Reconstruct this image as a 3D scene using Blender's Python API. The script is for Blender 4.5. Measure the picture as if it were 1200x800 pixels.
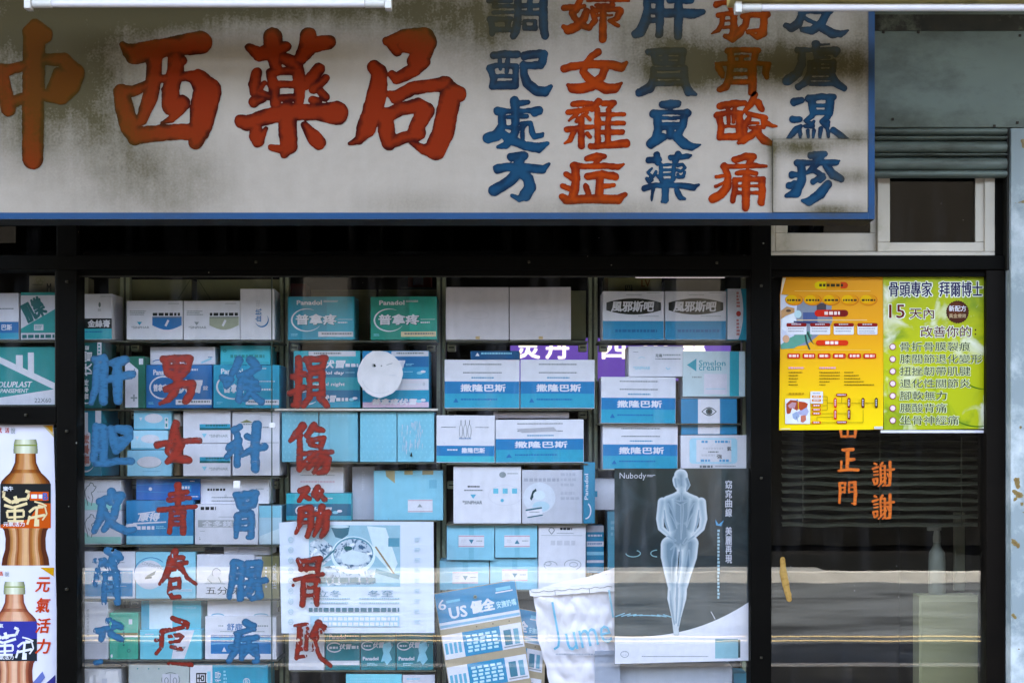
import bpy, bmesh, math, random
import numpy as np
from mathutils import Vector
R = math.radians
for o in list(bpy.data.objects): bpy.data.objects.remove(o)
SC = bpy.context.scene; COL = SC.collection
# ------------------------------------------------------------------ camera, light, exposure
D, S, EYE = 4.2, 0.0025, 1.5          # camera distance to the shop glass, metres per photo pixel on the glass, eye height
cam = bpy.data.cameras.new('camera'); cam.sensor_width = 36; cam.lens = 36 * D / (1200 * S)
cam.shift_y = 0.1; cam.clip_start = 0.05; cam.clip_end = 300
co = bpy.data.objects.new('camera', cam); COL.objects.link(co)
co.location = (0, -D, EYE); co.rotation_euler = (R(90), 0, 0); SC.camera = co
SUN_EL, SUN_AZ = R(58), R(14)
w = bpy.data.worlds.new('World'); SC.world = w; w.use_nodes = True
nt = w.node_tree; bg = nt.nodes['Background']; sky = nt.nodes.new('ShaderNodeTexSky')
sky.sky_type = 'NISHITA'; sky.sun_disc = False; sky.sun_elevation = SUN_EL; sky.sun_rotation = SUN_AZ
sky.dust_density = 3.0; sky.air_density = 1.0; sky.ozone_density = 0.6
nt.links.new(sky.outputs[0], bg.inputs[0]); bg.inputs[1].default_value = 0.15
sun = bpy.data.lights.new('sun', 'SUN'); sun.energy = 4.0; sun.angle = R(0.5); sun.color = (1, .985, .965)
so = bpy.data.objects.new('sun', sun); COL.objects.link(so)
so.rotation_euler = Vector((math.sin(SUN_AZ)*math.cos(SUN_EL), math.cos(SUN_AZ)*math.cos(SUN_EL), math.sin(SUN_EL))).to_track_quat('Z', 'Y').to_euler()
so.location = (4, 10, 20)
vs = SC.view_settings; vs.view_transform = 'Standard'; vs.look = 'None'; vs.gamma = 1; vs.exposure = 4.25
vs.use_white_balance = True; vs.white_balance_temperature = 8400; vs.white_balance_tint = 10
cy = SC.cycles; cy.max_bounces = 10; cy.diffuse_bounces = 4; cy.glossy_bounces = 4; cy.transparent_max_bounces = 24
cy.use_denoising = True; cy.caustics_reflective = False; cy.caustics_refractive = False; cy.sample_clamp_indirect = 4
random.seed(7); RNG = np.random.RandomState(5)

def K(Y): return S * (D + Y) / D
def PX(px, Y): return (px - 600) * K(Y)
def PZ(py, Y): return EYE + (520 - py) * K(Y)

# ------------------------------------------------------------------ materials
def lin(h):
    h = h.lstrip('#'); v = [int(h[i:i+2], 16) / 255 for i in (0, 2, 4)]
    return tuple(c / 12.92 if c <= .04045 else ((c + .055) / 1.055) ** 2.4 for c in v) + (1,)
MATS = {}
def mat(name, col, rough=.5, metal=0, mott=.06, scale=30, bump=0, bscale=200, spec=.4, dirt=None, dirtscale=6, dirtlo=.52, dirthi=.7, stretch=None, emit=0, coat=0):
    if name in MATS: return MATS[name]
    m = bpy.data.materials.new(name); m.use_nodes = True; n = m.node_tree; L = n.links; p = n.nodes['Principled BSDF']
    c = lin(col) if isinstance(col, str) else tuple(col) + (1,)
    tc = n.nodes.new('ShaderNodeTexCoord'); src = tc.outputs['Object']
    if stretch:
        mp = n.nodes.new('ShaderNodeMapping'); mp.inputs['Scale'].default_value = stretch; L.new(src, mp.inputs[0]); src = mp.outputs[0]
    no = n.nodes.new('ShaderNodeTexNoise'); no.inputs['Scale'].default_value = scale; no.inputs['Detail'].default_value = 5; L.new(src, no.inputs[0])
    mr = n.nodes.new('ShaderNodeMapRange'); mr.inputs[1].default_value = .3; mr.inputs[2].default_value = .7
    mr.inputs[3].default_value = 1 - mott; mr.inputs[4].default_value = 1 + mott; L.new(no.outputs[0], mr.inputs[0])
    mx = n.nodes.new('ShaderNodeMix'); mx.data_type = 'RGBA'; mx.blend_type = 'MULTIPLY'; mx.inputs[0].default_value = 1
    mx.inputs[6].default_value = c; L.new(mr.outputs[0], mx.inputs[7]); out = mx.outputs[2]
    if dirt:
        n2 = n.nodes.new('ShaderNodeTexNoise'); n2.inputs['Scale'].default_value = dirtscale; n2.inputs['Detail'].default_value = 8; n2.inputs['Roughness'].default_value = .7
        L.new(src, n2.inputs[0]); m2 = n.nodes.new('ShaderNodeMapRange'); m2.inputs[1].default_value = dirtlo; m2.inputs[2].default_value = dirthi; L.new(n2.outputs[0], m2.inputs[0])
        m3 = n.nodes.new('ShaderNodeMix'); m3.data_type = 'RGBA'; L.new(m2.outputs[0], m3.inputs[0]); L.new(out, m3.inputs[6]); m3.inputs[7].default_value = lin(dirt); out = m3.outputs[2]
    L.new(out, p.inputs['Base Color']); p.inputs['Roughness'].default_value = rough; p.inputs['Metallic'].default_value = metal
    p.inputs['Specular IOR Level'].default_value = spec; p.inputs['Coat Weight'].default_value = coat
    if emit: p.inputs['Emission Color'].default_value = c; p.inputs['Emission Strength'].default_value = emit
    if bump:
        nb = n.nodes.new('ShaderNodeTexNoise'); nb.inputs['Scale'].default_value = bscale; nb.inputs['Detail'].default_value = 4; L.new(tc.outputs['Object'], nb.inputs[0])
        b = n.nodes.new('ShaderNodeBump'); b.inputs['Strength'].default_value = bump; b.inputs['Distance'].default_value = .004; L.new(nb.outputs[0], b.inputs['Height']); L.new(b.outputs[0], p.inputs['Normal'])
    MATS[name] = m; return m
def rich(h):      # printing ink: a little deeper and more saturated than the swatch
    c = lin(h)[:3]; m = sum(c)/3; sat = (max(c)-min(c))/(max(c)+1e-6)
    c = tuple(max(.001, (m+(x-m)*(1+.22*sat))*(1-.2*sat)) for x in c)
    return (c[0]*(1-.65*sat), c[1]*(1+.16*max(0, sat-.5)), c[2]*(1-.1*sat-.2*max(0, sat-.5))) if c[2] == max(c) else c
def ink(col): return mat('print_' + col, rich(col), .4, mott=.045, scale=60, bump=.22, bscale=7, spec=.22)
def board(col): return mat('card_' + col, rich(col), .5, mott=.05, scale=35, bump=.22, bscale=7, spec=.22)

# ------------------------------------------------------------------ mesh helpers
def link(o, parent=None):
    COL.objects.link(o)
    if parent: o.parent = parent
    return o
def tag(o, label=None, cat=None, group=None, kind=None):
    for k, v in (('label', label), ('category', cat), ('group', group), ('kind', kind)):
        if v: o[k] = v
    if cat and not kind: o['kind'] = 'thing'
    return o
def empty(name, loc, label, cat, group=None):
    o = bpy.data.objects.new(name, None); o.location = loc; o.empty_display_size = .05; link(o); return tag(o, label, cat, group)
class MB:
    def __init__(s): s.v = []; s.f = []; s.mi = []; s.mats = []
    def m(s, m):
        if m not in s.mats: s.mats.append(m)
        return s.mats.index(m)
    def add(s, vs, fs, m):
        b = len(s.v); k = s.m(m); s.v += [tuple(v) for v in vs]
        for f in fs: s.f.append(tuple(i + b for i in f)); s.mi.append(k)
    def box(s, x0, x1, y0, y1, z0, z1, m, bev=0):
        if not bev:
            vs = [(x, y, z) for x in (x0, x1) for y in (y0, y1) for z in (z0, z1)]
            s.add(vs, [(0,1,3,2), (4,6,7,5), (0,4,5,1), (2,3,7,6), (0,2,6,4), (1,5,7,3)], m); return
        bm = bmesh.new(); bmesh.ops.create_cube(bm, size=1)
        for v in bm.verts: v.co = ((x0+x1)/2 + v.co.x*(x1-x0), (y0+y1)/2 + v.co.y*(y1-y0), (z0+z1)/2 + v.co.z*(z1-z0))
        bmesh.ops.bevel(bm, geom=bm.edges[:], offset=bev, segments=2, profile=.6, affect='EDGES')
        bm.verts.index_update(); s.add([v.co[:] for v in bm.verts], [[v.index for v in f.verts] for f in bm.faces], m); bm.free()
    def poly(s, pts, m): s.add(pts, [tuple(range(len(pts)))], m)
    def prism(s, pts, y0, y1, m):     # outline in x,z, extruded along y
        n = len(pts); vs = [(x, y0, z) for x, z in pts] + [(x, y1, z) for x, z in pts]
        s.add(vs, [tuple(range(n)), tuple(range(2*n-1, n-1, -1))] + [(i, i+n, (i+1) % n + n, (i+1) % n) for i in range(n)], m)
    def lathe(s, prof, c, axis, m, n=20):   # profile of (radius, height) round a z or x axis
        vs = []
        for r, h in prof:
            for i in range(n):
                a = 2*math.pi*i/n; p, q = r*math.cos(a), r*math.sin(a)
                vs.append((c[0]+p, c[1]+q, c[2]+h) if axis == 'z' else (c[0]+h, c[1]+p, c[2]+q))
        fs = [(i*n+j, i*n+(j+1) % n, (i+1)*n+(j+1) % n, (i+1)*n+j) for i in range(len(prof)-1) for j in range(n)]
        fs += [tuple(range(n-1, -1, -1)), tuple(range((len(prof)-1)*n, len(prof)*n))]
        s.add(vs, fs, m)
    def build(s, name, parent=None, smooth=False, loc=None):
        me = bpy.data.meshes.new(name); me.from_pydata(s.v, [], s.f)
        for m in s.mats: me.materials.append(m)
        me.polygons.foreach_set('material_index', s.mi)
        bm = bmesh.new(); bm.from_mesh(me)
        if not getattr(s, 'flat', False): bmesh.ops.recalc_face_normals(bm, faces=bm.faces[:])
        bm.to_mesh(me); bm.free()
        if smooth:
            me.polygons.foreach_set('use_smooth', [True]*len(me.polygons))
            me.set_sharp_from_angle(angle=R(40))
        o = bpy.data.objects.new(name, me)
        if loc: o.location = loc
        return link(o, parent)

# ------------------------------------------------------------------ lettering
_tc = {}
def glyphs(txt, bold=0):
    k = (txt, bold)
    if k not in _tc:
        cu = bpy.data.curves.new('t', 'FONT'); cu.body = txt; cu.offset = bold; cu.resolution_u = 2; cu.fill_mode = 'FRONT'
        o = bpy.data.objects.new('t', cu); me = o.to_mesh()
        v = np.array([x.co[:2] for x in me.vertices]).reshape(-1, 2); f = [tuple(p.vertices) for p in me.polygons]
        o.to_mesh_clear(); bpy.data.objects.remove(o); bpy.data.curves.remove(cu)
        v = v - v.min(0); v = v / np.maximum(v.max(0), 1e-6); _tc[k] = (v, f)
    return _tc[k]

class Print:
    """Flat print on the front of a thing; all coordinates are photo pixels at the depth of that front."""
    def __init__(s, o, ox, oy, Y, name='printed_front', y0=0.0):
        s.o, s.ox, s.oy, s.k, s.n, s.name, s.mb, s.y0 = o, ox, oy, K(Y), 0, name, MB(), y0
        s.mb.flat = True; PRINTS.append(s)
    def P(s, x, y): return ((x - s.ox)*s.k, s.y0 - .0003 - s.n*.00003, (s.oy - y)*s.k)
    def poly(s, pts, col):
        m = col if not isinstance(col, str) else ink(col); s.n += 1
        s.mb.poly([s.P(*p) for p in pts], m); return s
    def r(s, x0, y0, x1, y1, col): return s.poly([(x0, y1), (x1, y1), (x1, y0), (x0, y0)], col)
    def e(s, cx, cy, rx, ry, col, n=28): return s.poly([(cx + rx*math.cos(2*math.pi*i/n), cy - ry*math.sin(2*math.pi*i/n)) for i in range(n)], col)
    def rr(s, x0, y0, x1, y1, q, col):
        pts = []
        for cx, cy, a in ((x1-q, y1-q, 270), (x1-q, y0+q, 0), (x0+q, y0+q, 90), (x0+q, y1-q, 180)):
            pts += [(cx + q*math.cos(R(a+t)), cy - q*math.sin(R(a+t))) for t in (0, 30, 60, 90)]
        return s.poly(pts, col)
    def ring(s, cx, cy, rx, ry, wd, col, a0=0, a1=360, n=30, taper=False):
        s.n += 1; vs = []; fs = []
        for i in range(n+1):
            a = R(a0 + (a1-a0)*i/n); t = wd*(math.sin(math.pi*i/n)*.9+.1 if taper else 1)
            vs += [s.P(cx+rx*math.cos(a), cy-ry*math.sin(a)), s.P(cx+(rx-t)*math.cos(a), cy-(ry-t)*math.sin(a))]
        s.mb.add(vs, [(2*i, 2*i+2, 2*i+3, 2*i+1) for i in range(n)], ink(col)); return s
    def l(s, pts, wd, col):
        s.n += 1
        for (ax, ay), (bx, by) in zip(pts, pts[1:]):
            d = math.hypot(bx-ax, by-ay) or 1; nx, ny = -(by-ay)/d*wd/2, (bx-ax)/d*wd/2
            s.mb.poly([s.P(ax+nx, ay+ny), s.P(bx+nx, by+ny), s.P(bx-nx, by-ny), s.P(ax-nx, ay-ny)], ink(col))
        return s
    def t(s, txt, x0, y0, x1, y1, col, b=.012, sh=0, rot=0, vert=False):
        s.n += 1
        if vert:     # column of upright characters
            n = len(txt); st = (y1-y0)/n
            for i, ch in enumerate(txt):
                if ch != ' ': s.t(ch, x0, y0+i*st+.05*st, x1, y0+(i+1)*st-.05*st, col, b, sh)
            return s
        v, f = glyphs(txt); wd, ht = x1-x0, y1-y0
        if rot in (90, -90): wd, ht = ht, wd
        q = (v - .5) * [wd, ht]; q[:, 0] += q[:, 1]*sh
        a = R(rot); cx, cy = (x0+x1)/2, (y0+y1)/2; d = b*ht*.9
        for i, (ex, ey) in enumerate([(0, 0)] if b <= 0 else [(-d, 0), (d, 0), (0, -d*.7), (0, d*.7)] + ([(-d*.7, -d*.7), (d*.7, d*.7), (-d*.7, d*.7), (d*.7, -d*.7)] if b > .04 else [])):
            s.n += .12
            vs = [s.P(cx + (x+ex)*math.cos(a) - (y+ey)*math.sin(a), cy - ((x+ex)*math.sin(a) + (y+ey)*math.cos(a))) for x, y in q]
            s.mb.add(vs, f, ink(col) if isinstance(col, str) else col)
        return s
    def m(s, x0, y0, x1, y1, col, rows=1, gap=.45, fill=.9):      # small print too small to read: rows of little dashes
        s.n += 1; h = (y1-y0)/rows
        for i in range(rows):
            x = x0; ya, yb = y0+i*h, y0+i*h+h*(1-gap); end = x0 + (x1-x0)*(random.uniform(fill-.25, 1) if rows > 1 else 1)
            while x < end:
                wd = random.uniform(.7, 1.7)*(yb-ya); s.mb.poly([s.P(x, yb), s.P(min(x+wd, end), yb), s.P(min(x+wd, end), ya), s.P(x, ya)], ink(col)); x += wd + .35*(yb-ya)
        return s
    def finish(s):
        if s.mb.f: s.mb.build(s.name, s.o)
PRINTS = []

# ------------------------------------------------------------------ brush-painted characters
def vnoise(x, y, seed, fr):
    g = np.random.RandomState(seed).rand(64, 64); x = x*fr; y = y*fr
    i, j = np.floor(x).astype(int), np.floor(y).astype(int); u, v = x-i, y-j; u = u*u*(3-2*u); v = v*v*(3-2*v)
    a, b, c, d = g[j % 64, i % 64], g[j % 64, (i+1) % 64], g[(j+1) % 64, i % 64], g[(j+1) % 64, (i+1) % 64]
    return (a*(1-u)+b*u)*(1-v) + (c*(1-u)+d*u)*v
def parse(t): return [[tuple(map(float, p.split(','))) for p in st.split()] for st in t.split(';') if st.strip()]
def brush(name, parent, strokes, org, z, Y, m, loc, step=.8, rough=.35, peel=0, seed=1, grime=None, off=(0, 0), clip=None, grow=0):
    """Strokes are brush paths (x, y, radius) read off an enlarged crop of the photo (crop origin org, enlargement z)."""
    segs = []
    for st in parse(strokes):
        q = [((x+off[0])/z+org[0], (y+off[1])/z+org[1], r/z+grow) for x, y, r in st]
        segs += list(zip(q, q[1:])) if len(q) > 1 else [(q[0], q[0])]
    X0 = min(min(a[0]-a[2], b[0]-b[2]) for a, b in segs)-2; X1 = max(max(a[0]+a[2], b[0]+b[2]) for a, b in segs)+2
    Y0 = min(min(a[1]-a[2], b[1]-b[2]) for a, b in segs)-2; Y1 = max(max(a[1]+a[2], b[1]+b[2]) for a, b in segs)+2
    if clip: Y0 = max(Y0, clip[0]); Y1 = min(Y1, clip[1])
    gx, gy = np.meshgrid(np.arange(X0, X1, step), np.arange(Y0, Y1, step)); f = np.full(gx.shape, 1e9)
    for (ax, ay, ar), (bx, by, br) in segs:
        dx, dy = bx-ax, by-ay; L2 = dx*dx+dy*dy or 1e-9
        t = np.clip(((gx-ax)*dx+(gy-ay)*dy)/L2, 0, 1)
        f = np.minimum(f, np.hypot(gx-ax-t*dx, gy-ay-t*dy) - (ar+t*(br-ar)))
    e = -f.copy()
    f = f + (vnoise(gx, gy, seed, .22)-.5)*2*rough + (vnoise(gx, gy, seed+9, .7)-.5)*rough
    if peel: f = np.maximum(f, (vnoise(gx*1.6-gy*.5, gy*.5+gx*.2, seed+3, .45)*.6+vnoise(gx, gy, seed+4, .12)*.4-1+peel)*6)
    ny, nx = f.shape; k = K(Y); vs = []; ed = []; idx = {}; fs = []
    def vert(key, x, y, d):
        if key not in idx:
            idx[key] = len(vs); vs.append(((x-600)*k - loc[0], Y - loc[1], EYE+(520-y)*k - loc[2])); ed.append(d)
        return idx[key]
    ins = f < 0; cells = ins[:-1, :-1] | ins[1:, :-1] | ins[:-1, 1:] | ins[1:, 1:]
    for j, i in zip(*np.nonzero(cells)):
        cs = [(j, i), (j, i+1), (j+1, i+1), (j+1, i)]; poly = []
        for a in range(4):
            p, q = cs[a], cs[(a+1) % 4]; fp, fq = f[p], f[q]
            if fp < 0: poly.append(vert(p, gx[p], gy[p], e[p]))
            if (fp < 0) != (fq < 0):
                t = fp/(fp-fq); poly.append(vert((min(p, q), max(p, q)), gx[p]+t*(gx[q]-gx[p]), gy[p]+t*(gy[q]-gy[p]), max(0, e[p]+t*(e[q]-e[p]))))
        if len(poly) > 2: fs.append(poly[::-1])
    me = bpy.data.meshes.new(name); me.from_pydata(vs, [], fs); me.materials.append(m)
    at = me.attributes.new('depth_in', 'FLOAT', 'POINT'); at.data.foreach_set('value', ed)
    if grime is not None:
        ag = me.attributes.new('grime', 'FLOAT', 'POINT'); ag.data.foreach_set('value', [grime(600+(v[0]+loc[0])/k, 520-(v[2]+loc[2]-EYE)/k) for v in vs])
    return link(bpy.data.objects.new(name, me), parent)
# ================================================================== the street behind the camera, seen in the glass
def slab(name, x0, x1, y0, y1, z0, z1, m, kind='structure', bev=0):
    b = MB(); b.box(x0, x1, y0, y1, z0, z1, m, bev); return tag(b.build(name), kind=kind)
M_ASPH = mat('asphalt', '#3f464e', .85, spec=.1, mott=.35, scale=1.2, bump=.5, bscale=90, dirt='#171b20', dirtscale=1.1, dirtlo=.47, dirthi=.68, stretch=(.6, 1.3, 1))
M_PAVE = mat('paving', '#3a3936', .8, spec=.1, mott=.15, scale=5, bump=.3, bscale=60, dirt='#5d5a52', dirtscale=2)
M_YEL = mat('road_yellow', '#94876a', .7, mott=.15, scale=20); M_WHT = mat('road_white', '#dcdcd6', .7, mott=.12, scale=20)
g = MB(); g.add([(-90, 60, -.13), (90, 60, -.13), (90, -90, -.13), (-90, -90, -.13)], [(3, 2, 1, 0)], mat('earth', '#121315', .9, spec=.02, mott=.2, scale=1)); tag(g.build('ground'), kind='structure')
slab('road', -60, 60, -12.55, -5.6, -.126, -.12, M_ASPH)
slab('pavement', -60, 60, -5.45, 0.0, -.12, 0, M_PAVE); slab('kerb', -60, 60, -5.6, -5.45, -.125, .004, mat('kerb', '#a5a29b', .8, mott=.12, scale=6))
slab('far_kerb', -60, 60, -12.75, -12.55, -.125, .0, mat('kerb_far', '#84888c', .8, mott=.1, scale=6)); slab('far_pavement', -60, 60, -15.2, -12.75, -.125, -.004, mat('far_paving', '#0d0f11', .9, spec=.02, mott=.2, scale=4))
y = MB(); y.add([(-60, -7.65, -.116), (60, -7.65, -.116), (60, -7.57, -.116), (-60, -7.57, -.116)], [(0, 1, 2, 3)], M_YEL)
y.add([(-60, -7.92, -.116), (60, -7.92, -.116), (60, -7.84, -.116), (-60, -7.84, -.116)], [(0, 1, 2, 3)], M_YEL); tag(y.build('yellow_centre_lines'), kind='structure')
slab('driveway_ramp', -60, 3.7, -13.25, -12.76, -.02, .002, mat('ramp', '#5a6066', .85, mott=.2, scale=2))
# shophouses across the street: deep dark arcade below, dull tiled storeys above
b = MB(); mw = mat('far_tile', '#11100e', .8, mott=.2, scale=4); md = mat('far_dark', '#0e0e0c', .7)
for i in range(-5, 6):
    b.box(i*5.0-2.8, i*5.0-2.2, -15.6, -15.0, -.1, 4.2, mw)
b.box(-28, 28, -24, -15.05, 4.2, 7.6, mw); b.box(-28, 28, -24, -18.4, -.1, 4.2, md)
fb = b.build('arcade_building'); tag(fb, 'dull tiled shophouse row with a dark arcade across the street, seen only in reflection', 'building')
b = MB()
for i in range(-5, 5):
    for zz in (4.6, 6.1): b.box(i*5+1.2, i*5+3.8, -15.06, -14.98, zz, zz+1.3, mat('far_glass', '#1c2022', .2))
b.build('window_band', fb)

# ================================================================== the shop house itself (unseen storeys above and overhang put in to shade the front)
M_BLACK = mat('black_frame', '#050403', .55, mott=.3, scale=8, spec=.06, dirt='#0a0806', dirtscale=5)
def speckle(m, sc=16, thr=.03, amt=.7, col='#b9b7b0'):      # spatters of old paint and dust on the dark frames
    n = m.node_tree; L = n.links; p = n.nodes['Principled BSDF']; src = p.inputs['Base Color'].links[0].from_socket; tc = n.nodes.new('ShaderNodeTexCoord')
    vo = n.nodes.new('ShaderNodeTexVoronoi'); vo.inputs['Scale'].default_value = sc; L.new(tc.outputs['Object'], vo.inputs[0])
    se = n.nodes.new('ShaderNodeSeparateColor'); L.new(vo.outputs['Color'], se.inputs[0]); sz = n.nodes.new('ShaderNodeMath'); sz.operation = 'MULTIPLY'; sz.inputs[1].default_value = thr*2; L.new(se.outputs[0], sz.inputs[0])
    lt = n.nodes.new('ShaderNodeMath'); lt.operation = 'LESS_THAN'; L.new(vo.outputs['Distance'], lt.inputs[0]); L.new(sz.outputs[0], lt.inputs[1])
    ml = n.nodes.new('ShaderNodeMath'); ml.operation = 'MULTIPLY'; L.new(lt.outputs[0], ml.inputs[0]); L.new(se.outputs[1], ml.inputs[1]); m2 = n.nodes.new('ShaderNodeMath'); m2.operation = 'MULTIPLY'; m2.inputs[1].default_value = amt; L.new(ml.outputs[0], m2.inputs[0])
    mx = n.nodes.new('ShaderNodeMix'); mx.data_type = 'RGBA'; L.new(m2.outputs[0], mx.inputs[0]); L.new(src, mx.inputs[6]); mx.inputs[7].default_value = lin(col); L.new(mx.outputs[2], p.inputs['Base Color'])
speckle(M_BLACK)
M_IN = mat('interior', '#231f1a', .8, mott=.2, scale=3)
b = MB(); mu = mat('upper_tile', '#8e8a80', .7, mott=.1, scale=4)
b.box(-9, 9, -1.35, 6, 3.32, 10.0, mu)                                  # upper storeys
b.box(-9, -1.66, 0.02, .3, 0, 3.32, mu); b.box(2.0, 9, .02, .3, 0, 3.32, mu)   # ground-floor walls either side
b.box(-1.66, .75, .02, .3, 2.17, 3.32, mu); b.box(.75, 2.0, .02, .3, 2.43, 3.32, mu)
house = b.build('shop_house'); tag(house, 'tiled shop house standing over the pharmacy front, its unseen upper floor overhanging to shade it', 'building')
b = MB(); b.box(-9, 9, -1.35, 0, 3.2, 3.315, mat('soffit', '#cfc6a8', .8, mott=.12, scale=4, dirt='#8b8262', dirtscale=3)); b.build('ceiling', house)
b = MB(); b.box(-1.7, 2.0, 3.2, 3.3, 0, 2.7, M_IN); b.box(-1.72, -1.7, .31, 3.3, 0, 2.7, M_IN); b.box(2.0, 2.02, .31, 3.3, 0, 2.7, M_IN); b.box(-1.7, 2.0, .31, 3.3, 2.7, 2.716, M_IN)
b.build('interior_wall', house)
slab('interior_floor', -2.4, 2.0, 0.005, 3.2, -.1, .0, mat('inner_floor', '#3a352d', .4, mott=.15, scale=4))

# ------------------------------------------------------------------ glass
def glass(name, ior=1.5, tint=(1, 1, 1), film=0.0):
    m = bpy.data.materials.new(name); m.use_nodes = True; n = m.node_tree; n.nodes.clear(); L = n.links
    out = n.nodes.new('ShaderNodeOutputMaterial'); mix = n.nodes.new('ShaderNodeMixShader'); tr = n.nodes.new('ShaderNodeBsdfTransparent'); gl = n.nodes.new('ShaderNodeBsdfGlossy')
    tr.inputs[0].default_value = tint + (1,); gl.inputs['Roughness'].default_value = .0
    ge = n.nodes.new('ShaderNodeNewGeometry'); dp = n.nodes.new('ShaderNodeVectorMath'); dp.operation = 'DOT_PRODUCT'; L.new(ge.outputs['Normal'], dp.inputs[0]); L.new(ge.outputs['Incoming'], dp.inputs[1])
    ab = n.nodes.new('ShaderNodeMath'); ab.operation = 'ABSOLUTE'; L.new(dp.outputs['Value'], ab.inputs[0]); iv = n.nodes.new('ShaderNodeMath'); iv.operation = 'SUBTRACT'; iv.inputs[0].default_value = 1; L.new(ab.outputs[0], iv.inputs[1])
    pw = n.nodes.new('ShaderNodeMath'); pw.operation = 'POWER'; pw.inputs[1].default_value = 5; L.new(iv.outputs[0], pw.inputs[0]); f0 = ((ior-1)/(ior+1))**2
    fr = n.nodes.new('ShaderNodeMath'); fr.operation = 'MULTIPLY_ADD'; fr.inputs[1].default_value = 1-f0; fr.inputs[2].default_value = f0; L.new(pw.outputs[0], fr.inputs[0])
    tc = n.nodes.new('ShaderNodeTexCoord'); no = n.nodes.new('ShaderNodeTexNoise'); no.inputs['Scale'].default_value = 3.0; no.inputs['Detail'].default_value = 2
    L.new(tc.outputs['Object'], no.inputs[0]); bp = n.nodes.new('ShaderNodeBump'); bp.inputs['Strength'].default_value = .009; bp.inputs['Distance'].default_value = .02
    L.new(no.outputs[0], bp.inputs['Height']); L.new(bp.outputs[0], gl.inputs['Normal'])
    L.new(fr.outputs[0], mix.inputs[0]); L.new(tr.outputs[0], mix.inputs[1]); L.new(gl.outputs[0], mix.inputs[2])
    last = mix.outputs[0]
    if film:     # dust and wipe marks on the pane
        df = n.nodes.new('ShaderNodeBsdfDiffuse'); df.inputs[0].default_value = (.62, .6, .66, 1); m2 = n.nodes.new('ShaderNodeMixShader')
        mp = n.nodes.new('ShaderNodeMapping'); mp.inputs['Scale'].default_value = (9, 1, 1.2); L.new(tc.outputs['Object'], mp.inputs[0])
        n2 = n.nodes.new('ShaderNodeTexNoise'); n2.inputs['Scale'].default_value = 2.2; n2.inputs['Detail'].default_value = 7; L.new(mp.outputs[0], n2.inputs[0])
        mr = n.nodes.new('ShaderNodeMapRange'); mr.inputs[1].default_value = .5; mr.inputs[2].default_value = .8; mr.inputs[3].default_value = 0; mr.inputs[4].default_value = film; L.new(n2.outputs[0], mr.inputs[0])
        vo = n.nodes.new('ShaderNodeTexVoronoi'); vo.inputs['Scale'].default_value = 26; L.new(tc.outputs['Object'], vo.inputs[0])
        lt = n.nodes.new('ShaderNodeMapRange'); lt.inputs[1].default_value = .035; lt.inputs[2].default_value = .02; lt.inputs[3].default_value = 0; lt.inputs[4].default_value = .55; L.new(vo.outputs['Distance'], lt.inputs[0])
        n3 = n.nodes.new('ShaderNodeTexNoise'); n3.inputs['Scale'].default_value = 5; L.new(tc.outputs['Object'], n3.inputs[0])
        gt = n.nodes.new('ShaderNodeMath'); gt.operation = 'GREATER_THAN'; gt.inputs[1].default_value = .56; L.new(n3.outputs[0], gt.inputs[0])
        mu_ = n.nodes.new('ShaderNodeMath'); mu_.operation = 'MULTIPLY'; L.new(lt.outputs[0], mu_.inputs[0]); L.new(gt.outputs[0], mu_.inputs[1])
        mx = n.nodes.new('ShaderNodeMath'); mx.operation = 'MAXIMUM'; L.new(mr.outputs[0], mx.inputs[0]); L.new(mu_.outputs[0], mx.inputs[1])
        L.new(mx.outputs[0], m2.inputs[0]); L.new(last, m2.inputs[1]); L.new(df.outputs[0], m2.inputs[2]); last = m2.outputs[0]
    L.new(last, out.inputs[0]); return m
M_GLASS = glass('window_glass', 1.55, (1, 1, 1), .05); M_DGLASS = glass('door_glass', 1.62, (.95, .96, .95), .012); M_SMOKE = glass('smoked_glass', 1.5, (.2, .2, .2), .02)

def bar(mb, x0, y0, x1, y1, Y0, Y1, m, bev=.003):     # a frame member from photo pixels at depth Y0
    mb.box(PX(x0, Y0), PX(x1, Y0), Y0, Y1, PZ(y1, Y0), PZ(y0, Y0), m, bev)
BOT = 1010                                            # photo row of the stall riser under the glass (below the picture)
# ------------------------------------------------------------------ display window
win = empty('display_window', (0, 0, 0), 'black framed shop window with hand-painted red and blue characters, full of medicine boxes', 'shop window')
f = MB(); bar(f, -60, 299, 1183, 316, -.035, .05, M_BLACK); bar(f, -60, 257, 879.8, 262, -.03, .04, M_BLACK)
bar(f, 66, 262.5, 90, BOT, -.03, .05, M_BLACK); bar(f, 880, 262.5, 904, BOT, -.036, .05, M_BLACK); bar(f, -60, 476, 65.7, 496, -.028, .04, M_BLACK)
bar(f, 90.3, 316.2, 879.7, 323, -.015, .03, M_BLACK, .001); bar(f, -60, BOT, 904, BOT+20, -.036, .05, M_BLACK); bar(f, 65, 316.2, 67.5, 476, -.02, .01, M_BLACK, .001)
f.build('frame', win)
f = MB(); bar(f, -60, BOT+20.2, 1183, 1120, -.03, .3, mat('riser', '#3b3a38', .6, mott=.15, scale=5)); f.build('stall_riser', win)
f = MB(); bar(f, -60, 262.3, 879.7, 298.7, .0, .006, M_SMOKE, 0); f.build('transom_pane', win)
f = MB(); bar(f, -60, 262.4, 700, 298.6, .05, .06, M_IN, 0); bar(f, 832, 262.4, 879, 298.6, .05, .06, mat('backing_grey', '#4a4c48', .7), 0); f.build('transom_backing', win)
f = MB(); bar(f, 90.2, 323.2, 318, BOT, -.003, .003, M_GLASS, 0); bar(f, 318.7, 323.2, 879.8, BOT, -.003, .003, M_GLASS, 0); pane = f.build('pane', win)
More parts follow.
